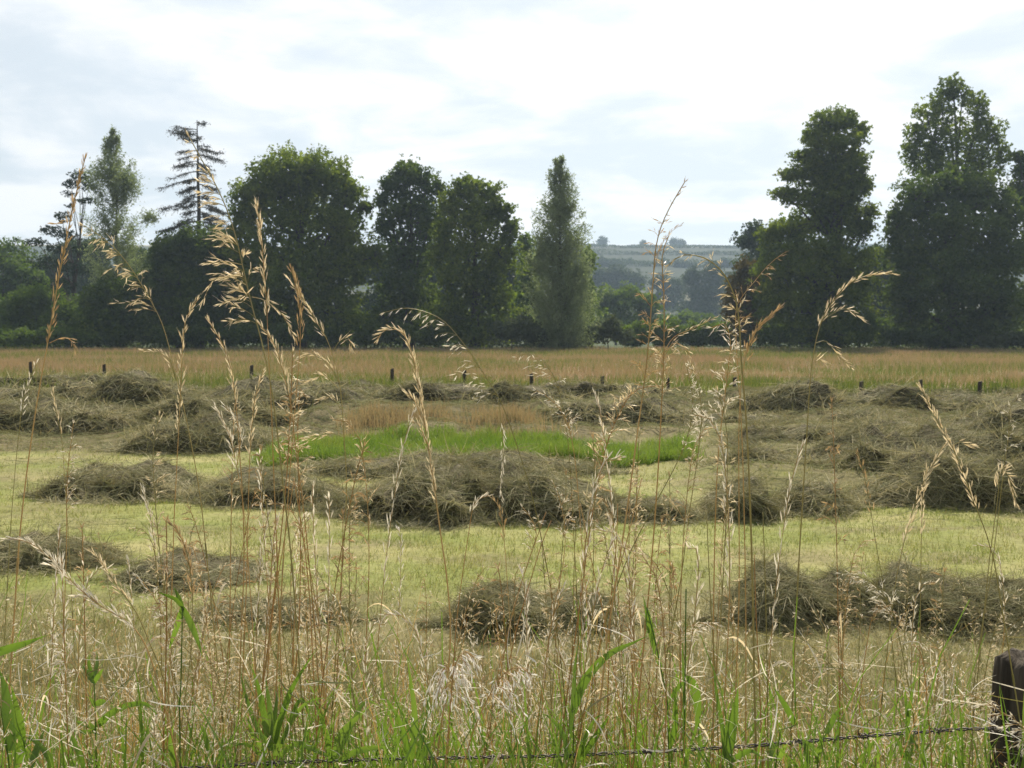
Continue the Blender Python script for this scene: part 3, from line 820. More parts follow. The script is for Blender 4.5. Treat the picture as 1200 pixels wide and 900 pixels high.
def make_trees():
    B = broadleaf
    # left end
    B('broadleaf_tree', 'pale green round tree at the left edge beyond the pine', 'tree', 128, 4, [(0, 302, 42, 26), (-35, 318, 40, 34), (28, 325, 30, 28), (5, 345, 48, 34), (-30, 365, 45, 35), (20, 378, 40, 24)], M['mid'], .4, .36)
    B('broadleaf_tree', 'hazy rounded tree seen low between the pine and the left edge tree', 'tree', 165, 92, [(88, 300, 30, 24), (112, 295, 26, 22), (62, 318, 30, 28), (100, 330, 45, 34), (80, 365, 50, 34)], M['far'], .4, .42)
    B('scots_pine', 'dark pine with flat separate foliage pads left of the columnar tree', 'tree', 104, 80,
      [(93, 207, 13, 8), (84, 215, 10, 7), (104, 218, 10, 6), (80, 227, 8, 4), (100, 235, 13, 4), (82, 241, 6, 3), (73, 254, 10, 7), (62, 270, 16, 6), (80, 276, 14, 6), (44, 284, 14, 5), (68, 291, 16, 6), (98, 292, 14, 6), (54, 308, 22, 8), (88, 314, 20, 8), (40, 330, 16, 7), (70, 335, 22, 9)],
      M['pine'], .26, .24, .95, .7, .7, trunk_top=96, fill=.05)
    B('broadleaf_tree', 'low sunlit bushy tree under the pine at the left', 'tree', 100, 42, [(20, 362, 30, 24), (48, 352, 28, 24), (75, 370, 30, 26), (12, 388, 34, 18), (52, 390, 38, 18)], M['mid'], .22, .3)
    spire('columnar_tree', 'tall grey green columnar tree left of the half dead conifer', 98, 136,
          [(148, 132, 134), (165, 123, 144), (185, 114, 153), (200, 104, 158), (225, 99, 165), (255, 96, 176), (290, 100, 184), (330, 98, 188), (380, 102, 180), (408, 118, 160)], M['silver'], 330, .25, 230,
          extra=[(128, 205, 24, 12), (150, 215, 14, 14), (176, 255, 10, 8)])
    dead_conifer()
    B('broadleaf_tree', 'dark bushy tree below the half dead conifer', 'tree', 96, 212, [(226, 290, 40, 28), (196, 300, 28, 30), (258, 292, 34, 32), (222, 335, 56, 40), (185, 345, 34, 40), (262, 345, 40, 42), (222, 380, 60, 30)], M['dark'], .4, .34)
    B('broadleaf_tree', 'dark low tree at the foot of the columnar tree', 'tree', 94, 138, [(132, 345, 32, 26), (158, 350, 28, 30), (112, 362, 28, 28), (140, 380, 44, 28), (100, 388, 30, 18)], M['dark'], .25, .3)
    B('oak_tree', 'broad rounded oak with the widest crown in the left group', 'tree', 95, 350,
      [(350, 203, 44, 34), (318, 212, 34, 30), (386, 210, 34, 30), (296, 234, 28, 28), (410, 226, 22, 20), (345, 250, 62, 46), (285, 262, 20, 20), (428, 243, 12, 9), (400, 262, 36, 36), (292, 300, 34, 42), (412, 305, 34, 44), (350, 315, 74, 52), (318, 365, 56, 38), (390, 368, 56, 38), (440, 300, 12, 18)], M['oak'], .65, .33)
    B('broadleaf_tree', 'dark twin topped tree between oak and lower right neighbour', 'tree', 99, 480,
      [(478, 203, 24, 20), (462, 218, 20, 18), (500, 216, 20, 18), (516, 222, 8, 12), (448, 235, 10, 12), (478, 245, 36, 30), (452, 262, 16, 20), (505, 262, 26, 30), (476, 300, 42, 44), (480, 350, 46, 44), (450, 378, 26, 28), (505, 380, 36, 26)], M['dark'], .5, .33)
    B('broadleaf_tree', 'bushy dark tree just left of the silvery conical tree', 'tree', 93, 556,
      [(546, 220, 24, 18), (570, 228, 22, 18), (528, 238, 20, 20), (586, 246, 18, 18), (555, 258, 40, 32), (598, 270, 15, 18), (520, 280, 18, 30), (585, 300, 32, 36), (540, 315, 40, 42), (575, 350, 40, 38), (530, 365, 36, 36), (560, 388, 46, 20)], M['oak'], .45, .33)
    spire('conical_tree', 'silvery conical tree at the right end of the left group', 91, 656,
          [(182, 650, 660), (195, 645, 666), (215, 638, 674), (240, 628, 685), (270, 619, 693), (300, 612, 701), (340, 606, 710), (375, 604, 714), (404, 608, 710)], M['silver'], 470, .25, 230, extra=[(636, 300, 10, 22), (676, 330, 14, 24)])
    B('broadleaf_tree', 'blurred green tree peeping out behind the conical tree at left', 'tree', 112, 618, [(616, 288, 14, 20), (622, 320, 18, 28), (690, 305, 12, 16), (620, 360, 26, 36), (680, 350, 28, 36)], M['mid'], .25, .34)
    for (lb, D, u, lob) in [
        ('hazy background tree in the dip between conifer and oak', 142, 275, [(262, 300, 26, 26), (290, 320, 26, 30), (270, 355, 40, 34)]),
        ('hazy background tree in the dip between oak and twin topped tree', 145, 442, [(436, 318, 18, 22), (452, 330, 18, 24), (440, 365, 34, 30)]),
        ('hazy background tree behind the twin topped tree', 150, 515, [(505, 310, 22, 26), (522, 325, 22, 26), (512, 362, 38, 32)]),
        ('hazy background tree low behind the half dead conifer', 148, 180, [(168, 310, 24, 24), (196, 320, 24, 26), (182, 360, 42, 34)]),
        ('hazy background tree behind the bushy dark tree', 152, 595, [(588, 320, 22, 26), (606, 336, 22, 26), (598, 368, 36, 28)])]:
        B('distant_tree', lb, 'tree', D, u, lob, M['far'], .25, .4, 1.6, group='hazy trees behind the left group')
    # shrubs at the foot of the left group
    for (lb, u, lob, m_, d) in [
        ('grey green shrub at the foot of the bushy dark tree', 600, [(592, 388, 20, 14), (612, 384, 20, 18), (628, 392, 18, 14)], 'greyshrub', 89),
        ('grey green shrub at the right foot of the conical tree', 712, [(700, 390, 20, 14), (716, 384, 16, 15), (730, 394, 14, 11)], 'greyshrub', 90),
        ('dark shrub under the oak at the meadow edge', 330, [(300, 392, 32, 14), (345, 390, 34, 16), (385, 394, 26, 12)], 'dark', 91),
        ('dark shrub under the twin topped tree at the meadow edge', 458, [(435, 392, 28, 15), (470, 390, 28, 15), (500, 394, 24, 12)], 'dark', 92),
        ('dark shrub under the half dead conifer at the meadow edge', 235, [(200, 392, 32, 14), (240, 390, 32, 15), (270, 394, 24, 12)], 'dark', 92),
        ('low shrub at the left edge of the meadow', 30, [(-10, 394, 32, 12), (30, 395, 30, 11), (70, 394, 30, 12), (110, 396, 26, 10)], 'mid', 92)]:
        B('shrub', lb, 'shrub', d, u, lob, M[m_], .08, .26, 1.5, group='shrubs along the foot of the trees')
    for (lb, x0, x1, d) in [('dark field hedge behind the trunks of the left group', -62, 8.5, 104), ('dark field hedge behind the trunks of the right group', 23, 62, 103)]:
        hb = MB(); m = int((x1 - x0) * 420); xx = RNG.uniform(x0, x1, m); tp = 1.8 + 2.6 * fbm(xx * .22, xx * 0, 19, 3); yy = d + RNG.normal(size=m) * .8
        leaves(hb, np.stack([xx, yy, ground_z(xx, yy) + RNG.random(m) ** .8 * tp], 1), .34, .65)
        o = hb.build('field_hedge', M['dark']); tag(o, lb, 'hedge', 'field hedges behind the tree groups')
    # the gap: near hedge, middle wood, blue trees
    for k, (u, w, h, lb) in enumerate([(742, 24, 13, 'hedge bush left of the dry seed heads in the gap'), (780, 24, 14, 'hedge bush behind the dry seed heads in the gap'), (818, 24, 14, 'hedge bush right of the dry seed heads in the gap'), (856, 26, 16, 'hedge bush touching the layered tree in the gap')]):
        B('hedge_bush', lb, 'bush', 101, u, [(u - w * .4, 391, w * .7, h), (u + w * .3, 388, w * .75, h), (u, 398, w, 10)], M['mid'], .08, .28, 1.6, group='bushes of the hedge across the gap')
    B('broadleaf_tree', 'rounded green thicket in the gap just right of the conical tree', 'tree', 165, 722, [(705, 352, 22, 20), (735, 350, 26, 20), (760, 358, 18, 18), (720, 372, 34, 22), (752, 380, 28, 18)], M['mid'], .25, .42)
    B('broadleaf_tree', 'lower green thicket in the gap behind the arching seed heads', 'tree', 190, 800, [(785, 378, 16, 12), (805, 374, 18, 13), (830, 378, 18, 12), (808, 388, 34, 12)], M['mid'], .2, .45)
    for (lb, D, u, lob) in [
        ('blue hazy wood clump right of the conical tree', 400, 718, [(700, 325, 20, 14), (722, 321, 18, 13), (742, 328, 18, 12), (718, 338, 38, 14)]),
        ('blue hazy tree in the middle of the gap', 380, 782, [(775, 332, 14, 13), (792, 336, 14, 12), (782, 350, 24, 15)]),
        ('dark blue hazy tree behind the arching stalk in the gap', 330, 828, [(812, 325, 14, 13), (834, 322, 16, 14), (850, 332, 14, 13), (828, 345, 30, 18), (820, 365, 34, 16)]),
        ('hazy grey tree in the gap close to the layered tree', 300, 866, [(862, 335, 16, 18), (880, 330, 14, 18), (868, 360, 26, 24)]),
        ('hazy blue tree high on the far slope beside the conical tree', 560, 700, [(692, 312, 14, 8), (708, 309, 12, 8), (700, 320, 20, 8)]),
        ('hazy blue tree on the far slope, second from the conical tree', 575, 732, [(724, 309, 11, 7), (738, 311, 13, 8), (732, 319, 18, 7)]),
        ('hazy blue tree on the far slope above the middle blue tree', 570, 770, [(762, 312, 12, 7), (776, 310, 12, 8), (768, 320, 18, 7)]),
        ('hazy blue tree on the far slope behind the tall seed heads', 555, 806, [(798, 311, 11, 7), (812, 313, 12, 7), (804, 321, 18, 7)]),
        ('hazy blue tree on the far slope near the layered tree', 560, 846, [(836, 311, 13, 7), (852, 309, 12, 8), (844, 320, 20, 8)]),
        ('hazy blue tree on the far slope touching the layered tree', 550, 878, [(870, 311, 12, 8), (886, 313, 12, 8), (878, 321, 18, 8)]),
        ('tiny tree left on the far ridge by the conical tree', 885, 707, [(706, 283, 7.5, 6.5), (703, 288, 5, 4)]),
        ('tiny round tree in the middle of the far ridge', 885, 754, [(754, 286, 5, 5)]),
        ('tiny tree on the far ridge behind the tall seed head', 885, 795, [(790, 285, 8, 7), (799, 286, 7, 6)]),
    ]:
        B('distant_tree', lb, 'tree', D, u, lob, M['far'], .25, .55 if D < 500 else .9, 1.7, group='hazy trees seen through the gap')
    hb = MB()
    m = 9000; xx = RNG.uniform(-120, 420, m); yy = 888 + RNG.normal(size=m) * 1.0 + .02 * xx
    leaves(hb, np.stack([xx, yy, ground_z(xx, yy) + RNG.random(m) * (2.2 + 1.6 * vnoise(xx * .05, yy * 0, 3))], 1), 1.1, .8)
    o = hb.build('ridge_hedge', M['far']); tag(o, 'thin dark hedge line along the crest of the far ridge', 'hedge')
    for (yy0, x0, x1, hh, lb) in [(560, -60, 420, 4.2, 'lowest hazy hedge of the far hillside'), (640, -60, 420, 3.4, 'second hazy hedge up the far hillside'), (725, -40, 420, 2.8, 'hazy hedge just below the pale strip of far field'), (805, 0, 420, 2.4, 'upper hazy hedge above the pale strip of far field')]:
        hb = MB(); m = 9000; xx = RNG.uniform(x0, x1, m); yy = yy0 + RNG.normal(size=m) * 1.2
        leaves(hb, np.stack([xx, yy, ground_z(xx, yy) + RNG.random(m) * hh * (.4 + vnoise(xx * .07, yy * 0, 8))], 1), 1.0, .8)
        o = hb.build('field_hedge', M['far']); tag(o, lb, 'hedge', 'hedges on the far hillside')
    # right group
    B('broadleaf_tree', 'tall narrow tree with layered foliage, left in the right group', 'tree', 92, 978,
      [(972, 143, 32, 18), (992, 140, 18, 13), (1008, 154, 13, 11), (953, 160, 18, 14), (980, 170, 36, 22), (962, 205, 34, 22), (990, 205, 30, 24), (972, 240, 42, 24), (945, 182, 22, 9), (962, 192, 36, 14), (1002, 192, 22, 18), (930, 205, 22, 9), (920, 226, 20, 9), (945, 232, 36, 14), (1012, 218, 14, 14), (985, 225, 32, 24), (1020, 246, 12, 9), (975, 258, 46, 26), (1008, 265, 18, 20), (930, 268, 36, 20), (905, 275, 22, 14), (960, 300, 60, 32), (915, 312, 38, 34), (995, 320, 34, 40), (965, 350, 64, 40), (905, 352, 32, 34), (970, 384, 66, 24)], M['oak'], .5, .31, 1.25, .7, 1.0)
    B('broadleaf_tree', 'rusty tinged small tree at the gap beside the layered tree', 'tree', 94, 874, [(872, 318, 16, 20), (862, 345, 18, 24), (884, 345, 18, 26), (872, 376, 26, 24)], M['rusty'], .2, .3)
    B('broadleaf_tree', 'grey hazy tree top showing left of the layered tree', 'tree', 135, 890, [(886, 268, 14, 11), (874, 282, 16, 12), (896, 285, 22, 18), (888, 315, 30, 28), (890, 350, 34, 36)], M['far'], .25, .38)
    B('broadleaf_tree', 'hazy tree filling the dip between layered tree and dark wood', 'tree', 140, 1030, [(1028, 300, 20, 16), (1042, 320, 22, 20), (1018, 330, 22, 24), (1032, 362, 36, 34)], M['far'], .25, .38)
    B('poplar_tree', 'tallest poplar with a ragged pointed top at the right', 'tree', 99, 1118,
      [(1115, 100, 16, 17), (1103, 116, 14, 14), (1128, 112, 14, 16), (1086, 132, 17, 16), (1145, 122, 14, 18), (1150, 145, 14, 14), (1112, 142, 28, 22), (1072, 155, 14, 16), (1166, 155, 13, 16), (1095, 165, 26, 22), (1140, 165, 24, 24), (1068, 178, 14, 14), (1172, 178, 13, 18), (1118, 196, 56, 28), (1085, 190, 26, 22), (1152, 192, 28, 24)], M['oak'], .45, .33, 1.15, .85, .85, fill=.12)
    B('broadleaf_tree', 'massive dark rounded tree below the poplar at the right', 'tree', 90, 1112,
      [(1108, 220, 42, 24), (1072, 236, 32, 28), (1148, 228, 34, 28), (1050, 262, 18, 24), (1178, 250, 28, 34), (1110, 270, 66, 46), (1062, 300, 34, 42), (1172, 300, 40, 48), (1115, 330, 76, 50), (1064, 355, 32, 38), (1170, 360, 46, 40), (1115, 384, 78, 26)], M['dark'], .6, .33)
    B('broadleaf_tree', 'tree cut by the right edge behind the massive dark tree', 'tree', 96, 1215, [(1194, 184, 11, 9), (1204, 200, 18, 16), (1190, 222, 12, 12), (1215, 232, 34, 32), (1225, 290, 40, 50), (1225, 350, 45, 45)], M['dark'], .5, .33)
    for (lb, u, lob, m_, d) in [
        ('sunlit green shrub between layered tree and dark wood', 1008, [(998, 376, 16, 14), (1016, 380, 16, 14), (1006, 394, 22, 12)], 'mid', 90),
        ('dark shrub under the layered tree at the meadow edge', 940, [(905, 394, 28, 12), (942, 392, 30, 13), (972, 395, 24, 11)], 'dark', 90),
        ('pale shrub at the foot of the massive dark tree, far right', 1178, [(1160, 400, 20, 9), (1185, 398, 22, 11), (1210, 400, 20, 10)], 'greyshrub', 87),
        ('dark shrub at the foot of the massive dark tree', 1090, [(1050, 396, 28, 12), (1090, 396, 30, 13), (1130, 397, 28, 12)], 'dark', 88)]:
        B('shrub', lb, 'shrub', d, u, lob, M[m_], .08, .26, 1.5, group='shrubs along the foot of the trees')
make_trees()

# ------------------------------------------------------------------ far posts
POSTS = [(36, 424, 38, 'leftmost dark post in the far fence line, under the pine'), (122, 427, 37, 'far post below the columnar tree'), (294, 428, 35, 'far post below the left side of the oak'),
 (459, 432, 33, 'far post below the dark twin topped tree'), (544, 434, 33, 'far post below the bushy dark tree'), (623, 438, 31, 'far post below the silvery conical tree'), (706, 441, 30.5, 'far post right of the conical tree, beneath the gap'),
 (783, 443, 30, 'far post behind the tall central seed heads'), (861, 445, 29.5, 'far post behind the drooping seed heads right of centre'), (935, 446, 29, 'far post below the layered tree'), (1009, 447, 29, 'far post right of the layered tree, below the dip'),
 (1079, 445, 29, 'far post behind the tip of the beaded right stalk'), (1148, 447, 29, 'rightmost far post, below the massive dark tree')]
def far_post(u, vt, D, label):
    top = at(u, vt, D); g = gz(top[0], D)
    mb = MB(); w = .055 + .012 * RNG.random(); h = max(.3, top[2] - g)
    lean = RNG.normal(size=2) * .02
    Z = [-.25, h * .5, h - .03, h, h + .004]; S = [1, .98, .95, .86, .5]
    V = []
    for z, k in zip(Z, S):
        for a in range(8):
            an = a / 8 * 2 * math.pi
            V.append((top[0] + lean[0] * z + w * k * math.cos(an), D + lean[1] * z + w * k * math.sin(an), g + z + (.012 * math.cos(an) if z >= h else 0)))
    q = [(r * 8 + a, r * 8 + (a + 1) % 8, r * 8 + 8 + (a + 1) % 8, r * 8 + 8 + a) for r in range(4) for a in range(8)]
    V.append((top[0] + lean[0] * h, D + lean[1] * h, g + h + .006)); c = len(V) - 1
    mb.add(V, quads=q, tris=[(32 + a, 32 + (a + 1) % 8, c) for a in range(8)])
    o = mb.build('fence_post', M['far_post'], smooth=False)
    tag(o, label, 'post', 'short posts of the far fence line')
for p in POSTS: far_post(*p)

# ------------------------------------------------------------------ near fence: post, twisted barbed wire
def near_fence():
    D = 2.2
    b = at(1196, 900, D); g = gz(b[0], D)
    root = empty('barbed_wire_fence', (b[0], D, g), 'barbed wire strand stapled to a dark weathered wooden post', 'fence')
    def post(uc, vt, wpx):
        mb = MB(); c = at(uc, vt + 6, D + .06); w = wpx * D / F * .5; gg = gz(c[0], D + .08)
        nz_ = 26; na = 56; V = []
        for i in range(nz_):
            f = i / (nz_ - 1); z = gg - .35 + f * (c[2] - gg + .35)
            for a in range(na):
                an = a / na * 2 * math.pi
                r = w / max(abs(math.cos(an)), abs(math.sin(an))) ** .72
                r *= 1 - .10 * max(0, math.sin(an * 7 + 2 + .25 * math.sin(f * 7))) ** 6 + .02 * math.sin(an * 11) + .03 * (fbm(np.array([an * 3]), np.array([f * 2.]), 6, 3)[0] - .5) * 2
                if i == nz_ - 1: r *= .95
                V.append((c[0] + r * math.cos(an + .2) + (f - 1) * .02, D + .06 + r * math.sin(an + .2), z + (.01 * math.cos(an - .5) + .006 * math.sin(an * 5) if i == nz_ - 1 else 0)))
        q = [(r * na + a, r * na + (a + 1) % na, (r + 1) * na + (a + 1) % na, (r + 1) * na + a) for r in range(nz_ - 1) for a in range(na)]
        top0 = (nz_ - 1) * na
        # worn, slightly hollow end grain
        for k, (sc_, dz) in enumerate([(.72, .006), (.4, -.004)]):
            for a in range(na):
                p = V[top0 + a]; V.append((c[0] + (p[0] - c[0]) * sc_, D + .06 + (p[1] - D - .06) * sc_, c[2] + dz + .004 * math.sin(a * 2.3 + k)))
        t1 = top0 + na; t2 = t1 + na
        q += [(top0 + a, top0 + (a + 1) % na, t1 + (a + 1) % na, t1 + a) for a in range(na)]
        q += [(t1 + a, t1 + (a + 1) % na, t2 + (a + 1) % na, t2 + a) for a in range(na)]
        V.append((c[0], D + .06, c[2] - .006)); cc = len(V) - 1
        mb.add(V, quads=q, tris=[(t2 + a, t2 + (a + 1) % na, cc) for a in range(na)])
        return mb.build('post', M['post'], root, smooth=True)
    post(1201, 766, 54)
    post(-900, 790, 54)
    path_px = [(-880, 905), (-500, 918), (-100, 914), (180, 902), (320, 894), (480, 889), (640, 886), (760, 881), (880, 874), (1000, 864), (1080, 858), (1160, 854), (1300, 860), (1700, 880)]
    P = spline([at(u, v, D - .02) for u, v in path_px], 900)
    s = np.concatenate([[0], np.cumsum(np.linalg.norm(np.diff(P, axis=0), axis=1))])
    mb = MB()
    for ph in (0, math.pi):
        an = s / .055 * 2 * math.pi + ph
        tube(mb, P + np.stack([np.zeros_like(an), np.cos(an), np.sin(an)], 1) * .0026, .0019, 5, cap=False)
    wire = mb.build('wire', M['wire'], root, smooth=True)
    for u in (1092, 1010, 930, 850, 758, 672, 585, 498, 412, 322):
        pt = P[np.argmin(np.abs(P[:, 0] - at(u, 870, D)[0]))]
        mb = MB(); a0 = RNG.uniform(0, 6.28)
        k = np.linspace(0, 1, 26); an = k * 2 * math.pi * 2.2 + a0
        coil = pt + np.stack([(k - .5) * .022, np.cos(an) * .0062, np.sin(an) * .0062], 1)
        e0 = coil[0] + np.array([-.004, math.cos(a0 + 1.9) * .020, math.sin(a0 + 1.9) * .022]); e1 = coil[-1] + np.array([.005, math.cos(an[-1] + 1.5) * .02, math.sin(an[-1] + 1.5) * .022])
        tube(mb, np.concatenate([[e0], coil, [e1]]), np.concatenate([[.0004], np.full(26, .0015), [.0004]]), 5)
        b_ = mb.build('barb', M['wire'], wire, smooth=True)
        b_.location = (0, 0, 0)
    mb = MB(); sp_ = at(1166, 854, D - .024); tube(mb, [sp_ + np.array([0, .03, .012]), sp_ + np.array([0, -.004, .010]), sp_ + np.array([0, -.004, -.010]), sp_ + np.array([0, .03, -.012])], .002, 5)
    mb.build('staple', M['wire'], root, smooth=True)
near_fence()

# ------------------------------------------------------------------ grass stalks
def spikelets(mb, pos, d, ln, wd, mat=0, awn=.5):
    pos = np.asarray(pos, float); d = unit(d); n = len(pos)
    if n == 0: return
    s1 = unit(np.cross(d, rand_dirs(n))); s2 = np.cross(d, s1)
    K = 5; t = np.array([0, .22, .5, .8, 1.0]); prof = np.array([.25, .9, 1, .55, .05])
    ln = np.broadcast_to(ln, (n,)); wd = np.broadcast_to(wd, (n,))
    rn = RNG.random(n)
    for sd, of in ((s1, s2), (s2, -s1)):
        C = pos[:, None, :] + d[:, None, :] * (ln[:, None] * t)[..., None] + of[:, None, :] * (wd[:, None] * .35 * np.sin(t * math.pi) + ln[:, None] * .10 * t ** 2)[..., None]
        ribbons(mb, C, wd[:, None] * prof, sd, mat, rn)
    k = RNG.random(n) < awn
    if k.any():
        m = k.sum(); t3 = np.linspace(0, 1, 3)
        dd = unit(d[k] + .35 * rand_dirs(m))
        C = pos[k][:, None, :] + d[k][:, None, :] * (ln[k] * .7)[:, None, None] + dd[:, None, :] * (ln[k][:, None] * RNG.uniform(.5, 1.0, m)[:, None] * t3)[..., None]
        ribbons(mb, C, np.broadcast_to(np.array([.0007, .0005, .0003]), (m, 3)), s1[k], mat, rn[k])

def seed_head(mb, R_, style, side, dens, size):
    """R_ (K,3): the rachis from the lowest node to the tip"""
    K = len(R_)
    T = unit(np.gradient(R_, axis=0))
    L = np.linalg.norm(np.diff(R_, axis=0), axis=1).sum()
    def sample(q):
        x = q * (K - 1); i = min(int(x), K - 2); f = x - i
        return R_[i] * (1 - f) + R_[i + 1] * f, T[i]
    pos, dr, ln = [], [], []
    if style == 'spike':                       # narrow, beaded
        n = int(dens * L / .0040)
        for k in range(n):
            q = (k + RNG.random()) / n
            p, t = sample(q)
            o = unit(RNG.normal(size=3)); o = unit(o - t * (o @ t))
            a = RNG.uniform(.12, .5)
            stalk = RNG.uniform(.001, .007) * (1.2 - q)
            p2 = p + o * stalk
            pos.append(p2); dr.append(t + o * a + np.array([side * .12, 0, 0])); ln.append(RNG.uniform(.010, .016) * size)
    else:
        droop = {'oat': .7, 'plume': 2.6, 'open': .9}[style]
        step = {'oat': .017, 'plume': .010, 'open': .026}[style]
        nn = max(4, int(L / step * dens * 1.25))
        for k in range(nn):
            q = (k + .6 * RNG.random()) / nn
            p, t = sample(q)
            for b in range(1 if q > .8 else RNG.integers(1, 4 if style != 'open' else 3)):
                bl = (.085 if style != 'plume' else .075) * (1.08 - .85 * q) * RNG.uniform(.45, 1.15) * size
                o = RNG.normal(size=3) * np.array([.75, .7, .4]) + np.array([side * .9, 0, 0]); o = unit(o - t * (o @ t))
                d0 = unit(t * .85 + o * RNG.uniform(.35, .9))
                kk = 7; tt = np.linspace(0, 1, kk)[:, None]
                path = p + d0 * bl * tt + np.array([0, 0, -1]) * bl * .55 * droop * tt ** 2 + RNG.normal(size=3) * bl * .12 * tt ** 2
                tube(mb, path, np.linspace(.0006, .00035, kk), 3, mat=1, cap=False)
                td = unit(np.gradient(path, axis=0))
                m = RNG.integers(3, 6) if style == 'open' else RNG.integers(4, 9)
                m = max(2, int(m * min(1, bl / .05)))
                for j in range(m):
                    f = .3 + .7 * (j + .7 * RNG.random()) / m; x = min(f, .999) * (kk - 1); i = int(x)
                    pp = path[i] * (1 - x + i) + path[min(i + 1, kk - 1)] * (x - i)
                    oo = RNG.normal(size=3) * .35
                    pos.append(pp + oo * .003); dr.append(td[i] + oo + np.array([0, 0, -.25 * droop])); ln.append(RNG.uniform(.010, .017) * size)
        p, t = sample(.999)
        for _ in range(3): pos.append(p); dr.append(t + RNG.normal(size=3) * .2); ln.append(.013 * size)
    pos = np.array(pos); dr = np.array(dr); ln = np.array(ln)
    spikelets(mb, pos, dr, ln * 1.25, ln * RNG.uniform(.11, .195, len(ln)), 0, .6 if style != 'spike' else .3)

def stalk(label, pts, vhead, style='oat', side=0, D=2.4, dens=1.0, husk='straw', stem='stem_gold', r=.0013, size=1.0, extra=(), cat='grass', group='tall dry grass stalks on the near verge', dd=0.0):
    """pts: photo pixels from the bottom up; vhead: index fraction is found from the first row above vhead"""
    W = [at(u, v, D + dd * i) for i, (u, v) in enumerate(pts)]
    sl = (W[0] - W[1]); g = gz(W[0][0], W[0][1])
    drop = W[0][2] - g
    if drop > .02:
        k = np.clip(sl[0] / max(-sl[2], .05), -.5, .5)
        W = [np.array([W[0][0] + k * drop * .55, W[0][1], g - .01]), np.array([W[0][0] + k * drop * .38, W[0][1], g + drop * .5])] + W
    nres = max(24, len(W) * 7)
    P = spline(W, nres)
    hz = at(pts[0][0], vhead, D)[2]
    above = np.where(P[:, 2] >= hz)[0]
    i0 = int(above[0]) if len(above) else int(nres * .75)
    root = empty('grass_stalk', P[0], label, cat, group)
    sm = MB()
    rad = r * (1.75 - 1.15 * np.linspace(0, 1, nres))
    tube(sm, P, rad, 5)
    # nodes on the culm
    for q in (.45, .68):
        j = int(q * i0); tube(sm, P[j:j + 2] + 0, [rad[j] * 1.6, rad[j] * 1.5], 5, cap=False)
    sm.build('stem', M[stem], root, smooth=True)
    if style:
        hm = MB()
        tube(hm, P[i0:], rad[i0:] * .99 + .0001, 4, mat=1)
        seed_head(hm, P[i0:], style, side, dens, size)
        hm.build('seed_head', [M[husk], M[stem]], root)
        for (e, st, sd) in extra:
            hm = MB()
            E = spline([at(u, v, D) for u, v in e], 14)
            tube(hm, E, np.linspace(.0009, .0004, 14), 4, mat=1)
            seed_head(hm, E[3:], st, sd, dens, size * .9)
            hm.build('side_spray', [M[husk], M[stem]], root)
    return root

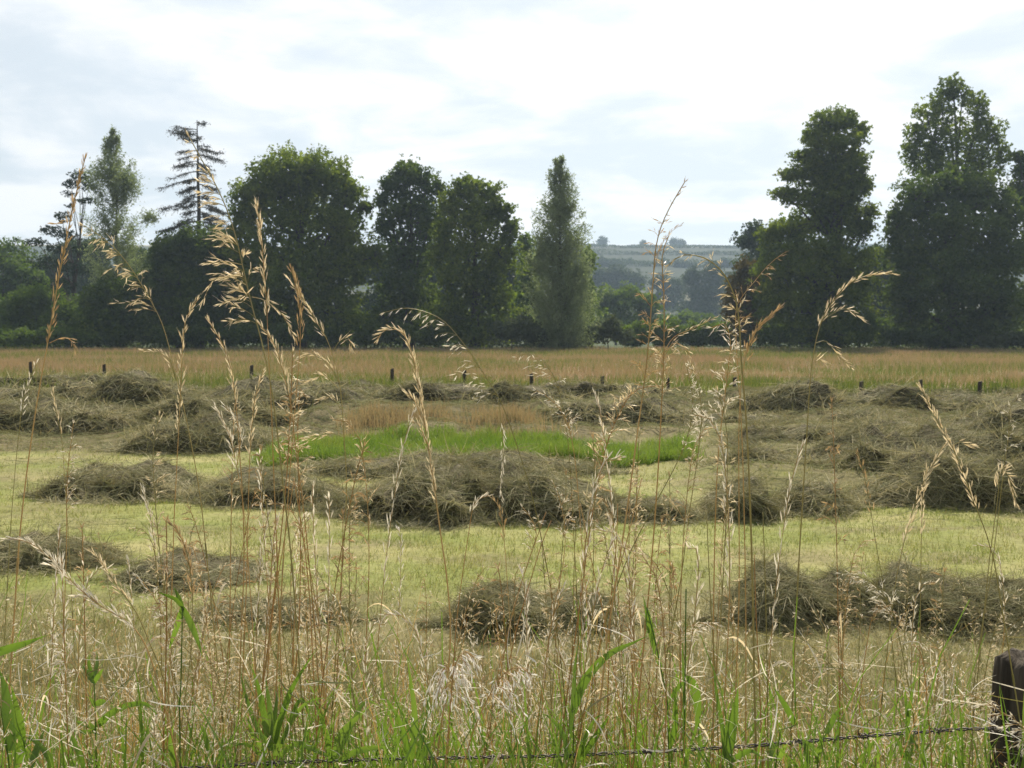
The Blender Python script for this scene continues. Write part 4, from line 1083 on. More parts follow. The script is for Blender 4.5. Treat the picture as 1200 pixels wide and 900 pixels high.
S = [
 ('tall reddish stalk at the left edge crossing the pine', [(18, 700), (27, 590), (42, 480), (57, 395), (68, 330), (77, 285), (86, 240), (100, 184)], 410, 'spike', 0, 2.3, .75, 'brown_husk', 'stem_gold', .0016, 1.05, [([(58, 402), (72, 396), (82, 398), (89, 412)], 'spike', 0), ([(84, 258), (72, 262), (62, 262)], 'spike', 0)]),
 ('slender stalk bowing left across the columnar tree', [(242, 650), (232, 565), (218, 490), (205, 435), (192, 385), (178, 355), (152, 312), (126, 283), (98, 264)], 378, 'oat', -1, 2.35, .95, 'straw', 'stem_olive', .0012, .8, [([(206, 445), (198, 420), (185, 412), (165, 410)], 'spike', 0)]),
 ('narrow stalk with forked tip left of the tallest left stalk', [(203, 640), (206, 570), (209, 510), (212, 450), (214, 405), (219, 370), (233, 350)], 520, 'spike', 0, 2.3, .62, 'straw', 'stem_gold', .0012, 1.05, []),
 ('tallest left stalk with drooping branches, tip before the conifer', [(348, 740), (340, 640), (333, 580), (326, 515), (318, 455), (307, 402), (297, 365), (288, 328), (277, 280), (266, 246), (252, 215), (238, 190), (222, 161)], 385, 'oat', -1, 2.2, .8, 'straw', 'stem_olive', .0016, 1.05, [([(295, 348), (310, 352), (330, 368), (345, 395)], 'spike', .3), ([(290, 335), (270, 325), (250, 328), (236, 357)], 'spike', -.3), ([(283, 310), (266, 307), (238, 308)], 'spike', -.3)]),
 ('straight narrow spike stalk before the left part of the oak', [(325, 660), (321, 560), (318, 480), (315, 420), (312, 350), (308, 300), (305, 265), (300, 239)], 372, 'spike', 0, 2.35, 1.0, 'straw', 'stem_gold', .0012, 1.1, []),
 ('short topped narrow spike stalk before the middle of the oak', [(330, 690), (337, 590), (344, 500), (349, 440), (352, 395), (350, 350), (341, 314)], 415, 'spike', 0, 2.3, .9, 'brown_husk', 'stem_gold', .0012, 1.05, []),
 ('stalk leaning left to a knot of husks before the oak', [(392, 790), (400, 680), (406, 580), (403, 510), (398, 450), (385, 402), (370, 376), (355, 350), (337, 325)], 405, 'spike', -.5, 2.45, 1.0, 'straw', 'stem_olive', .0014, 1.05, [([(390, 412), (398, 400), (408, 396), (414, 412)], 'spike', 0), ([(396, 455), (380, 440), (360, 447), (346, 445)], 'spike', 0), ([(400, 480), (388, 465), (372, 470)], 'spike', 0), ([(402, 512), (390, 508), (368, 512), (358, 514)], 'spike', 0), ([(398, 450), (384, 425), (366, 415), (352, 418)], 'spike', 0)]),
 ('beaded stalk curving left, crossing the brown meadow', [(372, 780), (364, 680), (355, 590), (347, 530), (341, 475), (333, 440), (325, 412), (316, 394), (300, 376)], 470, 'spike', .2, 2.25, .8, 'straw', 'stem_gold', .0013, 1.1, []),
 ('beaded stalk with pale bent tip under the dead conifer', [(282, 760), (286, 660), (284, 580), (280, 520), (276, 470), (270, 430), (260, 402), (243, 374)], 480, 'spike', .1, 2.3, .72, 'straw', 'stem_gold', .0013, 1.1, []),
 ('stalk leaning right with a narrow spike over the far left hay', [(285, 780), (289, 680), (291, 590), (293, 530), (296, 490), (300, 462), (309, 434)], 545, 'spike', 0, 2.4, .8, 'straw', 'stem_gold', .0012, 1.0, []),
 ('stalk with two left facing spikes over the pale mown strip', [(300, 800), (293, 690), (286, 600), (277, 545), (268, 508), (252, 476)], 560, 'spike', -.2, 2.35, .9, 'white_husk', 'stem_gold', .0012, 1.0, [([(278, 545), (282, 510), (275, 490), (264, 476)], 'spike', 0)]),
 ('stalk with crowded husks at the left end of the green strip', [(296, 880), (310, 790), (322, 690), (331, 610), (337, 545), (340, 490), (343, 412)], 560, 'oat', .2, 2.3, 1.0, 'straw', 'stem_rust', .0015, .75, []),
 ('stalk with tangled husks hanging at the green strip', [(340, 860), (350, 740), (352, 640), (350, 560), (349, 500), (352, 455), (358, 465)], 590, 'oat', .3, 2.4, .9, 'straw', 'stem_rust', .0014, .72, []),
 ('tall stalk with a nodding feathery head left of centre', [(512, 890), (522, 815), (528, 745), (524, 680), (517, 630), (511, 585), (505, 545), (498, 500), (491, 455), (483, 415), (472, 390), (452, 386), (442, 398)], 592, 'spike', -.3, 2.2, 1.05, 'straw', 'stem_gold', .0017, 1.1, [([(493, 488), (486, 470), (477, 460)], 'spike', 0), ([(500, 520), (492, 500), (485, 494)], 'spike', 0)]),
 ('long stalk arching left over the brown meadow in the centre', [(660, 800), (650, 720), (640, 660), (627, 595), (613, 545), (600, 505), (584, 465), (563, 432), (545, 405), (522, 378), (500, 366), (475, 361), (451, 366)], 470, 'open', -1, 2.4, .85, 'white_husk', 'stem_olive', .0012, .85, [([(584, 468), (588, 500), (590, 530), (586, 560), (588, 585)], 'spike', 0)]),
 ('thin stalk with arching open head left of the conical tree posts', [(676, 700), (672, 620), (668, 545), (664, 505), (660, 480), (652, 448), (640, 427), (622, 414), (606, 419)], 470, 'open', -1, 2.5, .9, 'white_husk', 'stem_olive', .001, .8, []),
 ('pale crowded head bent left above the green strip', [(690, 740), (682, 640), (676, 560), (670, 515), (662, 490), (648, 470), (628, 457)], 525, 'oat', .1, 2.4, 1.2, 'white_husk', 'stem_gold', .0012, .6, []),
 ('tallest central stalk with a dark slanting tip against the sky', [(706, 800), (716, 720), (727, 650), (738, 575), (748, 500), (756, 440), (761, 390), (765, 335), (768, 295), (774, 268), (785, 243), (802, 214)], 470, 'oat', -.2, 2.2, .62, 'brown_husk', 'stem_gold', .0017, .66, [([(766, 318), (772, 296), (782, 276), (800, 262)], 'spike', 0)]),
 ('dense headed stalk standing right beside the tallest central one', [(745, 860), (756, 740), (765, 640), (771, 555), (775, 480), (778, 410), (778, 345), (776, 300), (784, 276)], 480, 'oat', 0, 2.25, .8, 'straw', 'stem_gold', .0016, .68, [([(776, 420), (790, 402), (806, 412), (812, 436)], 'spike', 0), ([(776, 415), (790, 395), (812, 385), (838, 372)], 'spike', 0)]),
 ('leaning stalk with a hanging fluffy head left of the central pair', [(664, 820), (678, 720), (690, 630), (700, 570), (710, 525), (724, 488), (744, 458), (772, 452)], 560, 'oat', -.6, 2.35, 1.15, 'straw', 'stem_rust', .0015, .8, []),
 ('stalk slanting right from the orange stem bunch', [(706, 745), (722, 690), (742, 640), (768, 590), (792, 545), (806, 510), (812, 470), (805, 430)], 540, 'oat', .1, 2.5, 1.1, 'white_husk', 'stem_olive', .0014, .62, []),
 ('thick straight stalk arching left at the top right of the gap', [(886, 890), (884, 800), (882, 690), (879, 590), (875, 500), (869, 425), (866, 375), (860, 345), (846, 318), (825, 302), (800, 299), (784, 310)], 440, 'oat', -.6, 2.2, .62, 'straw', 'stem_olive', .0021, .72, []),
 ('stalk with a tawny head pointing right beside the thick one', [(874, 840), (874, 720), (872, 600), (869, 500), (864, 425), (862, 368), (868, 350), (884, 330), (902, 309), (918, 297)], 400, 'oat', .5, 2.3, .9, 'brown_husk', 'stem_gold', .0012, .55, []),
 ('shorter tawny spike stalk pointing right below the tawny head', [(862, 820), (866, 700), (866, 590), (866, 500), (870, 440), (880, 398), (896, 376), (914, 361)], 430, 'spike', .4, 2.35, 1.2, 'brown_husk', 'stem_gold', .0012, 1.1, []),
 ('heavy drooping silvery head in front of the brown meadow', [(836, 860), (836, 740), (838, 620), (842, 530), (850, 460), (856, 405), (850, 380), (834, 384)], 500, 'oat', -.3, 2.3, 1.0, 'white_husk', 'stem_gold', .0014, .85, []),
 ('pale sparse headed stalk left of the silvery drooping head', [(776, 800), (796, 690), (808, 600), (817, 540), (822, 490), (818, 450), (808, 428)], 560, 'oat', .2, 2.4, 1.0, 'white_husk', 'stem_olive', .0013, .65, []),
 ('lone stalk with a head arching right before the layered tree', [(926, 890), (930, 790), (935, 680), (941, 580), (946, 500), (950, 440), (956, 400), (963, 376), (973, 358), (986, 342), (1002, 328), (1022, 322), (1045, 320)], 392, 'spike', .4, 2.3, .8, 'straw', 'stem_olive', .0015, 1.05, [([(962, 378), (975, 368), (992, 362), (1010, 374)], 'spike', 0), ([(956, 402), (968, 400), (982, 416), (998, 431)], 'spike', 0), ([(952, 430), (958, 420), (966, 426)], 'spike', 0)]),
 ('beaded stalk leaning left at the right, over the dark hay row', [(1172, 700), (1160, 640), (1148, 605), (1139, 582), (1128, 552), (1117, 526), (1105, 506), (1092, 480), (1079, 453)], 600, 'spike', -.1, 2.2, .85, 'straw', 'stem_olive', .0014, 1.2, [([(1116, 522), (1126, 518), (1142, 522)], 'spike', 0)]),
 ('stalk leaning right with a loose spike below the beaded one', [(1040, 760), (1050, 680), (1062, 625), (1072, 592), (1080, 570), (1090, 550), (1108, 519)], 640, 'spike', .3, 2.35, .8, 'straw', 'stem_olive', .0012, 1.2, []),
 ('upright thin stalk under the beaded leaning one', [(1078, 760), (1079, 680), (1080, 620), (1082, 580), (1086, 550)], 640, 'spike', .2, 2.5, .7, 'straw', 'stem_olive', .001, 1.1, []),
 ('dark thin stalk leaning left with few husks, right of the pointed heap', [(1046, 760), (1036, 690), (1027, 640), (1019, 590), (1012, 555), (1005, 529)], 610, 'spike', 0, 2.4, .5, 'brown_husk', 'stem_olive', .001, 1.0, []),
 ('stalk with white husks at the right edge beside the far hay', [(1150, 740), (1160, 680), (1168, 620), (1175, 560), (1182, 510), (1183, 480), (1192, 466)], 560, 'oat', .1, 2.4, .8, 'white_husk', 'stem_olive', .0011, .5, []),
 ('dark stem with a hooked spike at the right edge', [(1156, 690), (1163, 630), (1169, 585), (1172, 555), (1177, 549), (1185, 568), (1192, 594)], 575, 'spike', .2, 2.3, 1.1, 'straw', 'stem_olive', .0012, 1.1, []),
 ('slim stalk with few husks at the left edge by the hay rows', [(10, 660), (17, 560), (22, 510), (27, 470), (34, 448), (43, 424)], 490, 'spike', 0, 2.6, .55, 'white_husk', 'stem_olive', .001, 1.0, []),
 ('slim stalk with a short spike over the left hay rows', [(84, 700), (79, 610), (75, 550), (72, 512), (66, 484), (62, 458)], 515, 'spike', 0, 2.5, .8, 'straw', 'stem_olive', .001, 1.0, []),
 ('stalk with a white ragged head before the left mound', [(72, 800), (76, 700), (78, 630), (78, 580), (80, 545), (86, 496)], 600, 'oat', 0, 2.4, .9, 'white_husk', 'stem_gold', .0011, .55, []),
 ('stalk with a twisted tip above the green left field', [(190, 800), (186, 700), (181, 640), (176, 605), (167, 572)], 650, 'spike', 0, 2.5, .8, 'white_husk', 'stem_olive', .001, 1.1, []),
 ('large pale seed head bowed far left at the left edge', [(205, 880), (188, 810), (170, 755), (148, 728), (115, 708), (85, 682), (60, 655), (32, 635), (6, 631)], 745, 'spike', -.2, 2.1, .95, 'white_husk', 'stem_gold', .0016, 1.2, [([(84, 684), (70, 668), (56, 660)], 'spike', 0), ([(120, 712), (104, 698), (88, 698)], 'spike', 0)]),
 ('green stemmed stalk bowing left behind the large pale head', [(206, 890), (199, 830), (190, 790), (176, 755), (160, 718), (140, 690), (122, 664), (108, 646)], 715, 'spike', -.1, 2.15, 1.0, 'straw', 'stem_olive', .0017, 1.1, []),
 ('bronze spike curving left above the small green leaves', [(212, 860), (222, 780), (226, 725), (224, 680), (218, 645), (208, 622), (198, 612)], 715, 'spike', 0, 2.2, 1.4, 'brown_husk', 'stem_olive', .0013, 1.1, []),
 ('open spray nodding left on the green field at left', [(190, 800), (188, 720), (184, 670), (178, 635), (165, 618), (155, 620)], 690, 'oat', -.2, 2.3, .9, 'straw', 'stem_olive', .0011, .55, []),
 ('fluffy one sided plume beside the green stem at left', [(206, 890), (204, 820), (198, 760), (188, 715), (172, 688), (160, 676)], 800, 'oat', .2, 2.25, 1.5, 'white_husk', 'stem_gold', .0013, .75, []),
 ('pale fan shaped spray low at the left', [(122, 880), (108, 830), (94, 796), (82, 772), (68, 752)], 800, 'oat', -1, 2.2, 1.2, 'white_husk', 'stem_gold', .0012, .8, []),
 ('white plume of hanging husks low in the centre', [(522, 898), (526, 850), (529, 805), (534, 776), (545, 764), (556, 770)], 822, 'plume', .5, 1.97, 1.15, 'silk', 'stem_rust', .0014, 1.0, [([(532, 800), (524, 780), (520, 790), (518, 812)], 'plume', -.3)]),
 ('second white plume nodding right beside the first', [(545, 890), (560, 845), (575, 812), (592, 788), (608, 782), (622, 790)], 826, 'plume', .6, 1.99, 1.0, 'silk', 'stem_rust', .0014, .9, []),
 ('silvery head nodding left in front of the near right hay heap', [(1072, 850), (1062, 790), (1052, 740), (1044, 712), (1030, 690), (1010, 676), (985, 672)], 735, 'oat', -.3, 2.3, .9, 'white_husk', 'stem_olive', .0012, .75, []),
 ('dark brown head nodding right before the near right hay heap', [(1005, 860), (1010, 800), (1016, 755), (1022, 725), (1034, 712), (1046, 722)], 740, 'oat', .2, 2.3, 1.0, 'brown_husk', 'stem_rust', .0012, .6, []),
 ('leaning spray slanting left below the near right hay heap', [(1024, 860), (1000, 812), (975, 780), (950, 756), (930, 742), (912, 729)], 800, 'oat', -.2, 2.25, .8, 'straw', 'stem_olive', .0011, .65, []),
 ('pale bowed head crossing the wooden fence post', [(1230, 880), (1212, 866), (1192, 846), (1170, 832), (1148, 818), (1128, 815), (1105, 828)], 866, 'oat', -.2, 2.05, 1.0, 'white_husk', 'stem_gold', .0012, .7, []),
 ('bare dark stem with a hooked tip left of the wooden post', [(1092, 898), (1088, 840), (1084, 795), (1079, 765), (1070, 755)], 700, None, 0, 2.15, 1, 'straw', 'stem_rust', .0016, 1, []),
 ('hooked stem with reddish husks by the centre hay heaps', [(530, 800), (536, 720), (544, 660), (550, 620), (554, 596), (560, 585), (572, 581)], 610, 'spike', 0, 2.3, .8, 'white_husk', 'stem_rust', .0012, 1.0, []),
 ('bent stem hooking left above the near centre heap', [(600, 790), (597, 720), (593, 660), (589, 615), (584, 592), (574, 582)], 640, 'spike', 0, 2.35, .7, 'brown_husk', 'stem_gold', .0011, 1.0, []),
 ('leaning stalk with white husks right of the hooked pair', [(578, 820), (594, 745), (612, 680), (628, 630), (624, 610), (612, 594)], 650, 'oat', -.3, 2.3, 1.0, 'white_husk', 'stem_gold', .0012, .55, []),
 ('white knotted head above the leaning orange stems', [(636, 800), (648, 720), (660, 660), (662, 620), (656, 585), (648, 566)], 640, 'oat', 0, 2.35, 1.0, 'white_husk', 'stem_gold', .0012, .55, []),
 ('upright dark stem ending in a small white tuft', [(668, 840), (671, 740), (673, 660), (675, 608)], 640, 'oat', 0, 2.35, 1.2, 'white_husk', 'stem_olive', .0013, .45, []),
 ('spray nodding right behind the green reedy blades', [(812, 880), (806, 800), (796, 740), (782, 690), (768, 660), (752, 645)], 700, 'oat', .3, 2.3, .9, 'straw', 'stem_olive', .0012, .65, []),
 ('dark narrow spike beside the nodding spray right of centre', [(800, 860), (797, 780), (794, 720), (790, 690), (786, 662)], 700, 'spike', 0, 2.4, 1.4, 'brown_husk', 'stem_olive', .0012, 1.0, []),
 ('low white spray nodding right by the green reedy blades', [(770, 880), (778, 810), (790, 760), (806, 735), (830, 730), (845, 745)], 770, 'oat', .4, 2.2, .9, 'white_husk', 'stem_gold', .0012, .75, []),
]
for st in S: stalk(*st)

# plain leaning stems of the orange bunch in the centre and others that carry no head of their own
STEMS = [('orange stem leaning right out of the central bunch', [(706, 740), (722, 680), (738, 620), (752, 560)]), ('orange stem leaning left at the central bunch', [(712, 745), (700, 690), (690, 640), (680, 590)]),
 ('upright orange stem in the middle of the central bunch', [(714, 760), (716, 700), (722, 640), (724, 590)]), ('rusty stem standing in the near centre hay heap', [(592, 760), (606, 700), (622, 650), (640, 600)]),
 ('second rusty stem standing in the near centre hay heap', [(598, 770), (616, 700), (634, 640), (646, 610)]), ('orange stem left of the oak stalks over the green field', [(316, 760), (322, 700), (332, 640), (345, 560)]),
 ('bent orange stem right of the left stalks', [(366, 760), (362, 690), (354, 620), (344, 560)]), ('long straight pale straw lying across the bottom left', [(310, 858), (270, 815), (230, 772), (205, 748)]),
 ('tall plain stem right of the thick straight one', [(900, 890), (899, 790), (897, 690), (894, 600)]), ('plain stem left of the thick straight one', [(842, 880), (838, 790), (832, 690), (828, 600)]),
 ('rusty stem by the wire right of the bright broad blade', [(893, 890), (890, 800), (886, 720), (884, 650)]), ('dark stem leaning right beside the broad arching blade', [(670, 880), (688, 820), (702, 765), (716, 700)])]
for lb, p in STEMS:
    stalk(lb, p, 0, None, 0, RNG.uniform(2.2, 2.5), 1, 'straw', 'stem_rust' if 'orange' in lb or 'rusty' in lb else 'stem_olive', .0015, 1, [], 'grass', 'plain dry stems on the near verge')

# ------------------------------------------------------------------ broad green blades
def clump(name, label, base_px, blades, D=2.15, mat='blade', wpx=9, stem=None):
    b = at(base_px[0], base_px[1], D); g = gz(b[0], D)
    root = empty(name, (b[0], D, g), label, 'grass clump' if name == 'green_grass' else 'plant', 'green leafy clumps among the dry verge grass')
    for i, bl in enumerate(blades):
        w_ = wpx
        if isinstance(bl, tuple): bl, w_ = bl
        P = spline([at(u, v, D + .03 * math.sin(i * 2.1) * k) for k, (u, v) in enumerate(bl)], 16)
        K = len(P); t = np.linspace(0, 1, K)
        T = unit(np.gradient(P, axis=0))
        view = unit(P - np.array([0, 0, EYE]))
        side = unit(np.cross(T, view + np.array([.35 * math.sin(i * 1.7), 0, .15])))
        nrm = np.cross(side, T)
        W = w_ * D / F * np.sin(np.clip(t * 1.0 + .12, 0, 1) ** .75 * math.pi).clip(.04, 1) * (1 - .2 * t)
        mb = MB()
        fold = nrm * (W * .16)[:, None]       # leaf folded along its midrib
        rn = RNG.random()
        A = P - side * (W * .5)[:, None]; Bv = P + side * (W * .5)[:, None]; C = P + fold
        V = np.concatenate([A, C, Bv]); q = []
        for k in range(K - 1): q += [(k, K + k, K + k + 1, k + 1), (K + k, 2 * K + k, 2 * K + k + 1, K + k + 1)]
        mb.add(V, quads=q, rnd=rn)
        mb.build('leaf_blade', M[mat], root, smooth=True)
    mb = MB()
    st = stem or [base_px, blades[0][0][0] if isinstance(blades[0], tuple) else blades[0][0]]
    P = [np.array([b[0] + .01, D, g - .01])] + [at(u, v, D) for u, v in st]
    tube(mb, spline(P, 14), np.linspace(.0026, .0014, 14), 6)
    mb.build('stem', M['blade'], root, smooth=True)

clump('green_grass', 'bright green blade pointing right at the left edge', (10, 890), [([(-22, 772), (5, 762), (35, 752), (66, 740)], 11), ([(12, 880), (10, 840), (4, 800), (-8, 770)], 16), ([(22, 895), (24, 860), (16, 815), (8, 790)], 12), ([(60, 900), (56, 885), (40, 868), (20, 862)], 8)])
clump('green_grass', 'pair of green leaves forking at a stem on the left', (212, 890), [([(214, 712), (224, 732), (234, 758), (239, 778)], 8), ([(214, 712), (207, 735), (200, 755), (196, 770)], 8), ([(214, 712), (205, 702), (190, 696), (182, 692)], 5), ([(214, 712), (207, 695), (202, 685)], 6)], stem=[(211, 890), (212, 800), (214, 712)])
clump('green_grass', 'largest leafy green clump low at the left of centre', (318, 898),
      [([(314, 872), (308, 830), (298, 790), (284, 765)], 8), ([(318, 870), (316, 830), (312, 800), (312, 780)], 8), ([(322, 872), (336, 820), (358, 780), (382, 746)], 7), ([(326, 880), (342, 845), (362, 822), (400, 816)], 6), ([(316, 876), (300, 850), (284, 800), (282, 770)], 6), ([(312, 884), (296, 860), (290, 840), (285, 836)], 7), ([(326, 886), (350, 872), (380, 884), (410, 896)], 8), ([(330, 872), (352, 820), (366, 850), (370, 862)], 6), ([(310, 890), (290, 872), (262, 878)], 6), ([(322, 886), (326, 850), (340, 815), (332, 790)], 9), ([(318, 880), (322, 840), (324, 815), (318, 800)], 8)])
clump('green_grass', 'green blades rising right of the largest clump by the wire', (392, 898), [([(390, 890), (400, 860), (420, 840), (446, 815)], 9), ([(394, 890), (412, 850), (430, 822), (460, 838)], 7), ([(388, 892), (382, 860), (372, 830), (360, 810)], 7), ([(396, 892), (420, 880), (450, 876), (480, 882)], 8)])
clump('green_grass', 'upright green blade left of the white plumes', (484, 898), [([(484, 890), (486, 840), (480, 790), (474, 752)], 8), ([(488, 890), (498, 850), (502, 810), (492, 790)], 7), ([(480, 892), (470, 850), (452, 818), (440, 806)], 6), ([(490, 893), (508, 865), (530, 850)], 8)])
clump('green_grass', 'long broad blade arching right beneath the orange stems', (672, 890), [([(672, 836), (684, 800), (712, 768), (745, 752), (778, 736)], 11), ([(668, 860), (672, 820), (674, 780), (681, 732)], 7), ([(680, 890), (700, 860), (712, 842), (716, 832)], 8), ([(676, 890), (692, 852), (704, 838), (720, 842)], 7), ([(664, 890), (660, 860), (640, 838), (628, 842)], 6)])
clump('green_grass', 'bluish green blade folding down right of the arching one', (802, 896), [([(802, 794), (812, 800), (818, 830), (812, 880)], 10), ([(802, 890), (802, 820), (800, 760), (803, 720)], 5), ([(798, 892), (806, 880), (822, 892)], 8), ([(800, 800), (790, 812), (780, 830)], 6)], stem=[(802, 890), (803, 780), (804, 690)])
clump('green_grass', 'twisted green stem with a leaf sheath near centre right', (782, 898), [([(758, 715), (764, 745), (772, 780), (782, 800)], 8), ([(760, 742), (757, 715), (752, 690)], 5), ([(784, 880), (792, 850), (790, 810), (782, 790)], 6)], stem=[(784, 890), (778, 800), (758, 712)])
clump('green_grass', 'brightest broad upright blade in front of the wire', (852, 898), [([(852, 888), (858, 850), (864, 815), (865, 794)], 14), ([(850, 890), (846, 850), (838, 800), (834, 760)], 6), ([(856, 892), (880, 880), (900, 896)], 7)], 2.08)
clump('green_grass', 'green blade leaning left between wire and right heap', (908, 898), [([(932, 850), (922, 830), (908, 808), (900, 800)], 8), ([(906, 892), (904, 870), (902, 855)], 8), ([(912, 892), (918, 878), (926, 868)], 7)])
clump('green_grass', 'small green blades at the wire left of the post', (958, 898), [([(968, 860), (978, 840), (990, 822)], 8), ([(948, 895), (944, 872), (948, 860)], 7), ([(956, 896), (962, 870), (958, 850)], 7), ([(960, 890), (948, 872), (930, 862)], 6)])
clump('green_grass', 'thin green stem and blades near the fence post', (1064, 898), [([(1062, 890), (1064, 850), (1060, 810), (1056, 785)], 6), ([(1066, 892), (1070, 860), (1080, 846)], 6), ([(1060, 892), (1052, 868), (1044, 860)], 6), ([(1064, 840), (1068, 815), (1066, 800)], 5)])
clump('thistle_plant', 'dark green plant with whorled narrow leaves at bottom left', (112, 898),
      [([(112, 850), (130, 836), (152, 826), (176, 828), (196, 862)], 8), ([(112, 854), (104, 850), (90, 846), (84, 842)], 7), ([(112, 852), (122, 846), (132, 840)], 6), ([(112, 856), (98, 858), (86, 852)], 6), ([(110, 800), (100, 785), (96, 778)], 6), ([(110, 800), (118, 788), (122, 782)], 6), ([(109, 795), (104, 776), (108, 762)], 5), ([(110, 795), (114, 775), (112, 758)], 5), ([(112, 825), (122, 822), (126, 826)], 8), ([(112, 828), (104, 818), (98, 816)], 6)], 2.3, stem=[(113, 896), (112, 850), (110, 790)])
clump('green_grass', 'green blades hanging in the bottom left corner tangle', (80, 898), [([(98, 900), (92, 880), (80, 858), (64, 850)], 7), ([(36, 900), (42, 880), (50, 860), (56, 850)], 9), ([(205, 898), (200, 868), (206, 840)], 7), ([(244, 880), (240, 860), (236, 846)], 6)])

# ------------------------------------------------------------------ shorter stalks, copied from a few kinds
def short_kinds():
    kinds = []
    for i in range(10):
        h = 1.0; lean = RNG.uniform(-.12, .12); nod = RNG.uniform(-.10, .10)
        P = spline([(0, 0, -.02), (lean * .3, 0, .4), (lean * .7, 0, .72), (lean + nod * .4, 0, .92), (lean + nod, 0, .985 if i % 3 else .95)], 30)
        root = bpy.data.objects.new('short_stalk', None); COL.objects.link(root)
        sm = MB(); tube(sm, P, .0012 * (1.6 - 1.0 * np.linspace(0, 1, 30)), 4)
        stem = ['stem_gold', 'stem_rust', 'stem_olive'][i % 3]; husk = ['straw', 'white_husk', 'brown_husk', 'straw', 'white_husk'][i % 5]
        a = sm.build('stem', M[stem], smooth=True); a.parent = root
        hm = MB(); i0 = 19 + i % 4; tube(hm, P[i0:], .0008, 4, mat=1)
        seed_head(hm, P[i0:], ['oat', 'spike', 'open', 'oat', 'spike'][i % 5], np.sign(nod) * .5, [1.0, .55, 1.0, 1.0, .5][i % 5], [.62, 1.0, .8, .55, .95][i % 5])
        b = hm.build('seed_head', [M[husk], M[stem]]); b.parent = root
        if i % 2:
            lm = MB(); t = np.linspace(0, 1, 10)
            Q = np.stack([lean * .5 + .10 * t * np.sign(lean + .01), .03 * t, .62 + .10 * t - .16 * t ** 2], 1)
            ribbons(lm, Q[None], (.005 * np.sin((t * .9 + .1) * math.pi).clip(.05, 1))[None], np.array([[0, .8, .6]]), 0)
            c = lm.build('leaf_blade', M['straw']); c.parent = root
        kinds.append(root)
    return kinds
KINDS_ = short_kinds()
SHORT_LABEL = {0: 'short dry stalk in the tangled verge grass, left third of the photo', 1: 'short dry stalk in the tangled verge grass, middle third of the photo', 2: 'short dry stalk in the tangled verge grass, right third of the photo'}
def place_short():
    for i in range(170):
        u = RNG.uniform(-20, 1220) if i % 3 else RNG.uniform(40, 780)
        v = 560 + 300 * RNG.beta(1.7, 1.5) + (40 if u > 880 else 0)
        D = RNG.uniform(2.1, 3.6)
        top = at(u, v, D); g = gz(top[0], D); h = max(.25, top[2] - g)
        k = KINDS_[i % 10]
        if i < 10: r_ = k
        else:
            r_ = k.copy(); COL.objects.link(r_)
            for ch in list(k.children):
                c = ch.copy(); c.parent = r_; COL.objects.link(c)
        sc_ = np.clip(h, .55, 1.35)
        r_.location = (top[0], D, g - max(0, sc_ * .97 - h))
        r_.rotation_euler = (RNG.normal() * .07, RNG.normal() * .12, RNG.uniform(0, 6.28))
        r_.scale = (sc_, sc_, sc_)
        third = 0 if u < 400 else (1 if u < 800 else 2)
        tag(r_, SHORT_LABEL[third], 'grass', 'short dry stalks in the verge, ' + ['left', 'middle', 'right'][third])
place_short()
def place_cluster():
    for j, (uc, lb, gr) in enumerate([(320, 'mid height dry stalk inside the left cluster of tall stalks', 'mid height stalks in the left cluster'), (780, 'mid height dry stalk inside the right hand cluster of tall stalks', 'mid height stalks in the right hand cluster')]):
        for i in range(20):
            u = uc + RNG.normal() * 70; v = 430 + 210 * RNG.beta(1.4, 1.4); D = RNG.uniform(2.2, 2.8)
            top = at(u, v, D); g = gz(top[0], D); h = top[2] - g
            k = KINDS_[[0, 1, 2, 3, 5, 6, 7, 8][i % 8]]
            r_ = k.copy(); COL.objects.link(r_)
            for ch in list(k.children):
                c = ch.copy(); c.parent = r_; COL.objects.link(c)
            r_.location = (top[0], D, g); sc_ = min(h, 1.0 + .25 * (h - 1)); r_.scale = (sc_, sc_, h)
            r_.rotation_euler = (RNG.normal() * .04, RNG.normal() * .05, RNG.uniform(0, 6.28))
            tag(r_, lb, 'grass', gr)
place_cluster()

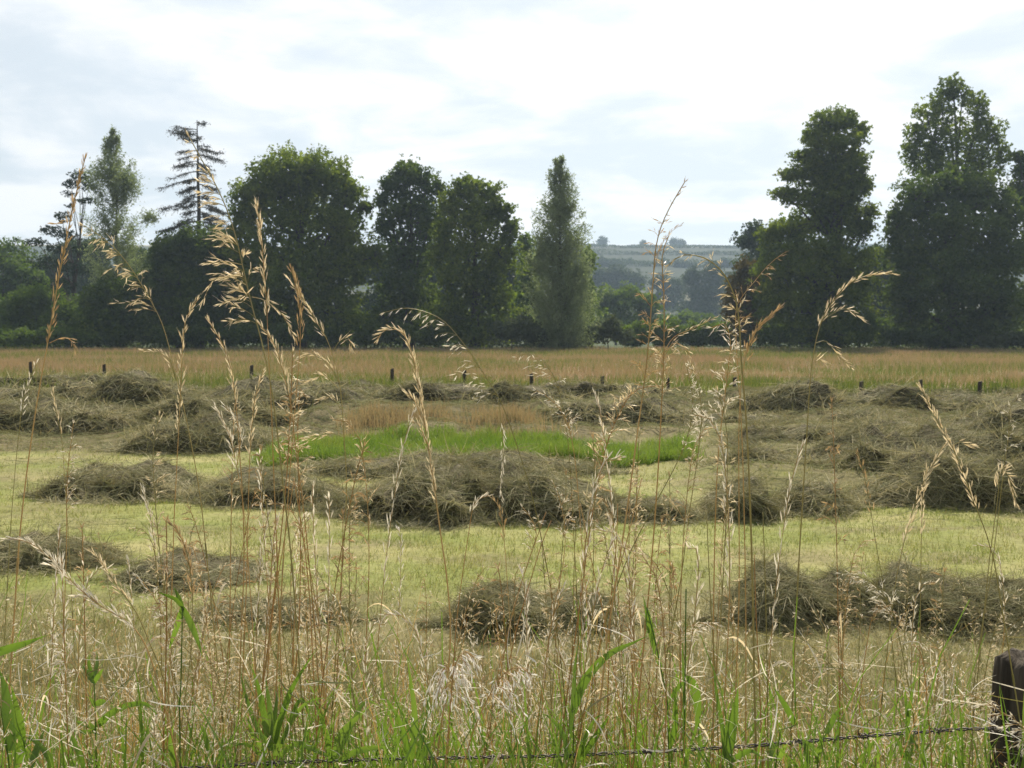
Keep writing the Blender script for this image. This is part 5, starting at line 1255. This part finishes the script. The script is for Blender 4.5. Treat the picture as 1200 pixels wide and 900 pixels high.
def verge_tangle():
    mb = MB()
    n = 1500
    u = RNG.uniform(-60, 1260, n); v = 640 + 265 * RNG.beta(2.2, 1.1, n); v = np.where(u > 860, v + 30, v)
    D = RNG.uniform(2.0, 4.3, n)
    T = np.array([at(a, b, d) for a, b, d in zip(u, v, D)])
    g = ground_z(T[:, 0], T[:, 1])
    lean = RNG.normal(size=(n, 2)) * .14
    B0 = np.stack([T[:, 0] + lean[:, 0], T[:, 1] + lean[:, 1] * .5, g], 1)
    h = np.maximum(T[:, 2] - g, .05)
    K = 8; t = np.linspace(0, 1, K)
    P = B0[:, None, :] * (1 - t)[None, :, None] + T[:, None, :] * t[None, :, None]
    bow = RNG.normal(size=(n, 1)) * .08
    P[..., 0] += bow * np.sin(t * math.pi)
    P[..., 2] += (h * .06)[:, None] * np.sin(t * math.pi)
    nodding = (RNG.normal(size=n) * .05)[:, None] * np.clip((t - .7) / .3, 0, 1) ** 2
    P[..., 0] += nodding; P[..., 2] -= np.abs(nodding) * .5
    kind = RNG.random(n)
    side = unit(np.stack([np.ones(n), RNG.normal(size=n) * .5, np.zeros(n)], 1))
    for lo, hi, mt, w in ((0, .40, 0, .0017), (.40, .62, 1, .0016), (.62, .80, 2, .0018), (.80, 1, 3, .005)):
        k = (kind >= lo) & (kind < hi)
        ribbons(mb, P[k], w * RNG.uniform(.6, 1.3, k.sum())[:, None] * (1.15 - t ** 2 * .8)[None], side[k], mt)
    # husks at the tips
    k = np.where(kind < .70)[0]
    for rep in range(11):
        q = RNG.uniform(.80, 1.0, len(k)); x = q * (K - 1); i = np.minimum(x.astype(int), K - 2); f = (x - i)[:, None]
        p = P[k, i] * (1 - f) + P[k, i + 1] * f
        d = unit(P[k, i + 1] - P[k, i]) + RNG.normal(size=(len(k), 3)) * .45 + np.array([0, 0, -.2])
        spikelets(mb, p + RNG.normal(size=p.shape) * .006, d, RNG.uniform(.008, .014, len(k)), RNG.uniform(.0015, .0028, len(k)), 4 if rep % 2 else 5, .2)
    # low curling dead leaves
    n = 2300
    u = RNG.uniform(-60, 1260, n); v = 740 + 175 * RNG.beta(2, 1, n); D = RNG.uniform(2.0, 3.6, n)
    T = np.array([at(a, b, d) for a, b, d in zip(u, v, D)])
    T[:, 2] = np.maximum(T[:, 2], ground_z(T[:, 0], T[:, 1]) + .03)
    d = unit(RNG.normal(size=(n, 3)) * np.array([1, .7, .8])); ln = RNG.uniform(.03, .14, n)
    c = RNG.normal(size=(n, 3)) * (ln * .4)[:, None]
    P = T[:, None, :] + d[:, None, :] * (ln[:, None] * t)[..., None] + c[:, None, :] * (t ** 2)[None, :, None]
    sd = unit(np.cross(d, rand_dirs(n)))
    ribbons(mb, P[: n // 2], (RNG.uniform(.0012, .004, n // 2)[:, None] * np.sin((t * .85 + .1) * math.pi)[None]), sd[: n // 2], 5)
    ribbons(mb, P[n // 2:], (RNG.uniform(.0012, .004, n - n // 2)[:, None] * np.sin((t * .85 + .1) * math.pi)[None]), sd[n // 2:], 6)
    # green under-growth low down
    n = 2400
    u = np.concatenate([RNG.uniform(-40, 1240, 1950), RNG.normal(330, 70, 150), RNG.normal(700, 60, 150), RNG.normal(480, 60, 150)]); v = 765 + 165 * RNG.beta(2.0, 1, n); D = RNG.uniform(2.0, 2.8, n)
    T = np.array([at(a, b, d) for a, b, d in zip(u, v, D)]); g = ground_z(T[:, 0], T[:, 1])
    B0 = np.stack([T[:, 0] + RNG.normal(size=n) * .10, T[:, 1] + RNG.normal(size=n) * .08, np.maximum(g, T[:, 2] - .35)], 1)
    P = B0[:, None, :] * (1 - t)[None, :, None] + T[:, None, :] * t[None, :, None]; P[..., 2] += .03 * np.sin(t * math.pi); P[..., 0] += (RNG.normal(size=n) * .04)[:, None] * t ** 2
    ribbons(mb, P, (RNG.uniform(.003, .0085, n)[:, None] * (1 - t ** 2 * .95)[None]), unit(np.stack([np.ones(n), RNG.normal(size=n) * .8, RNG.normal(size=n) * .3], 1)), 3)
    o = mb.build('verge_grass', [M['stem_gold'], M['stem_rust'], M['stem_olive'], M['blade'], M['straw'], M['white_husk'], M['thatch']])
    tag(o, 'tangle of thin dry grass and green blades on the near verge', 'grass', kind='stuff')
verge_tangle()
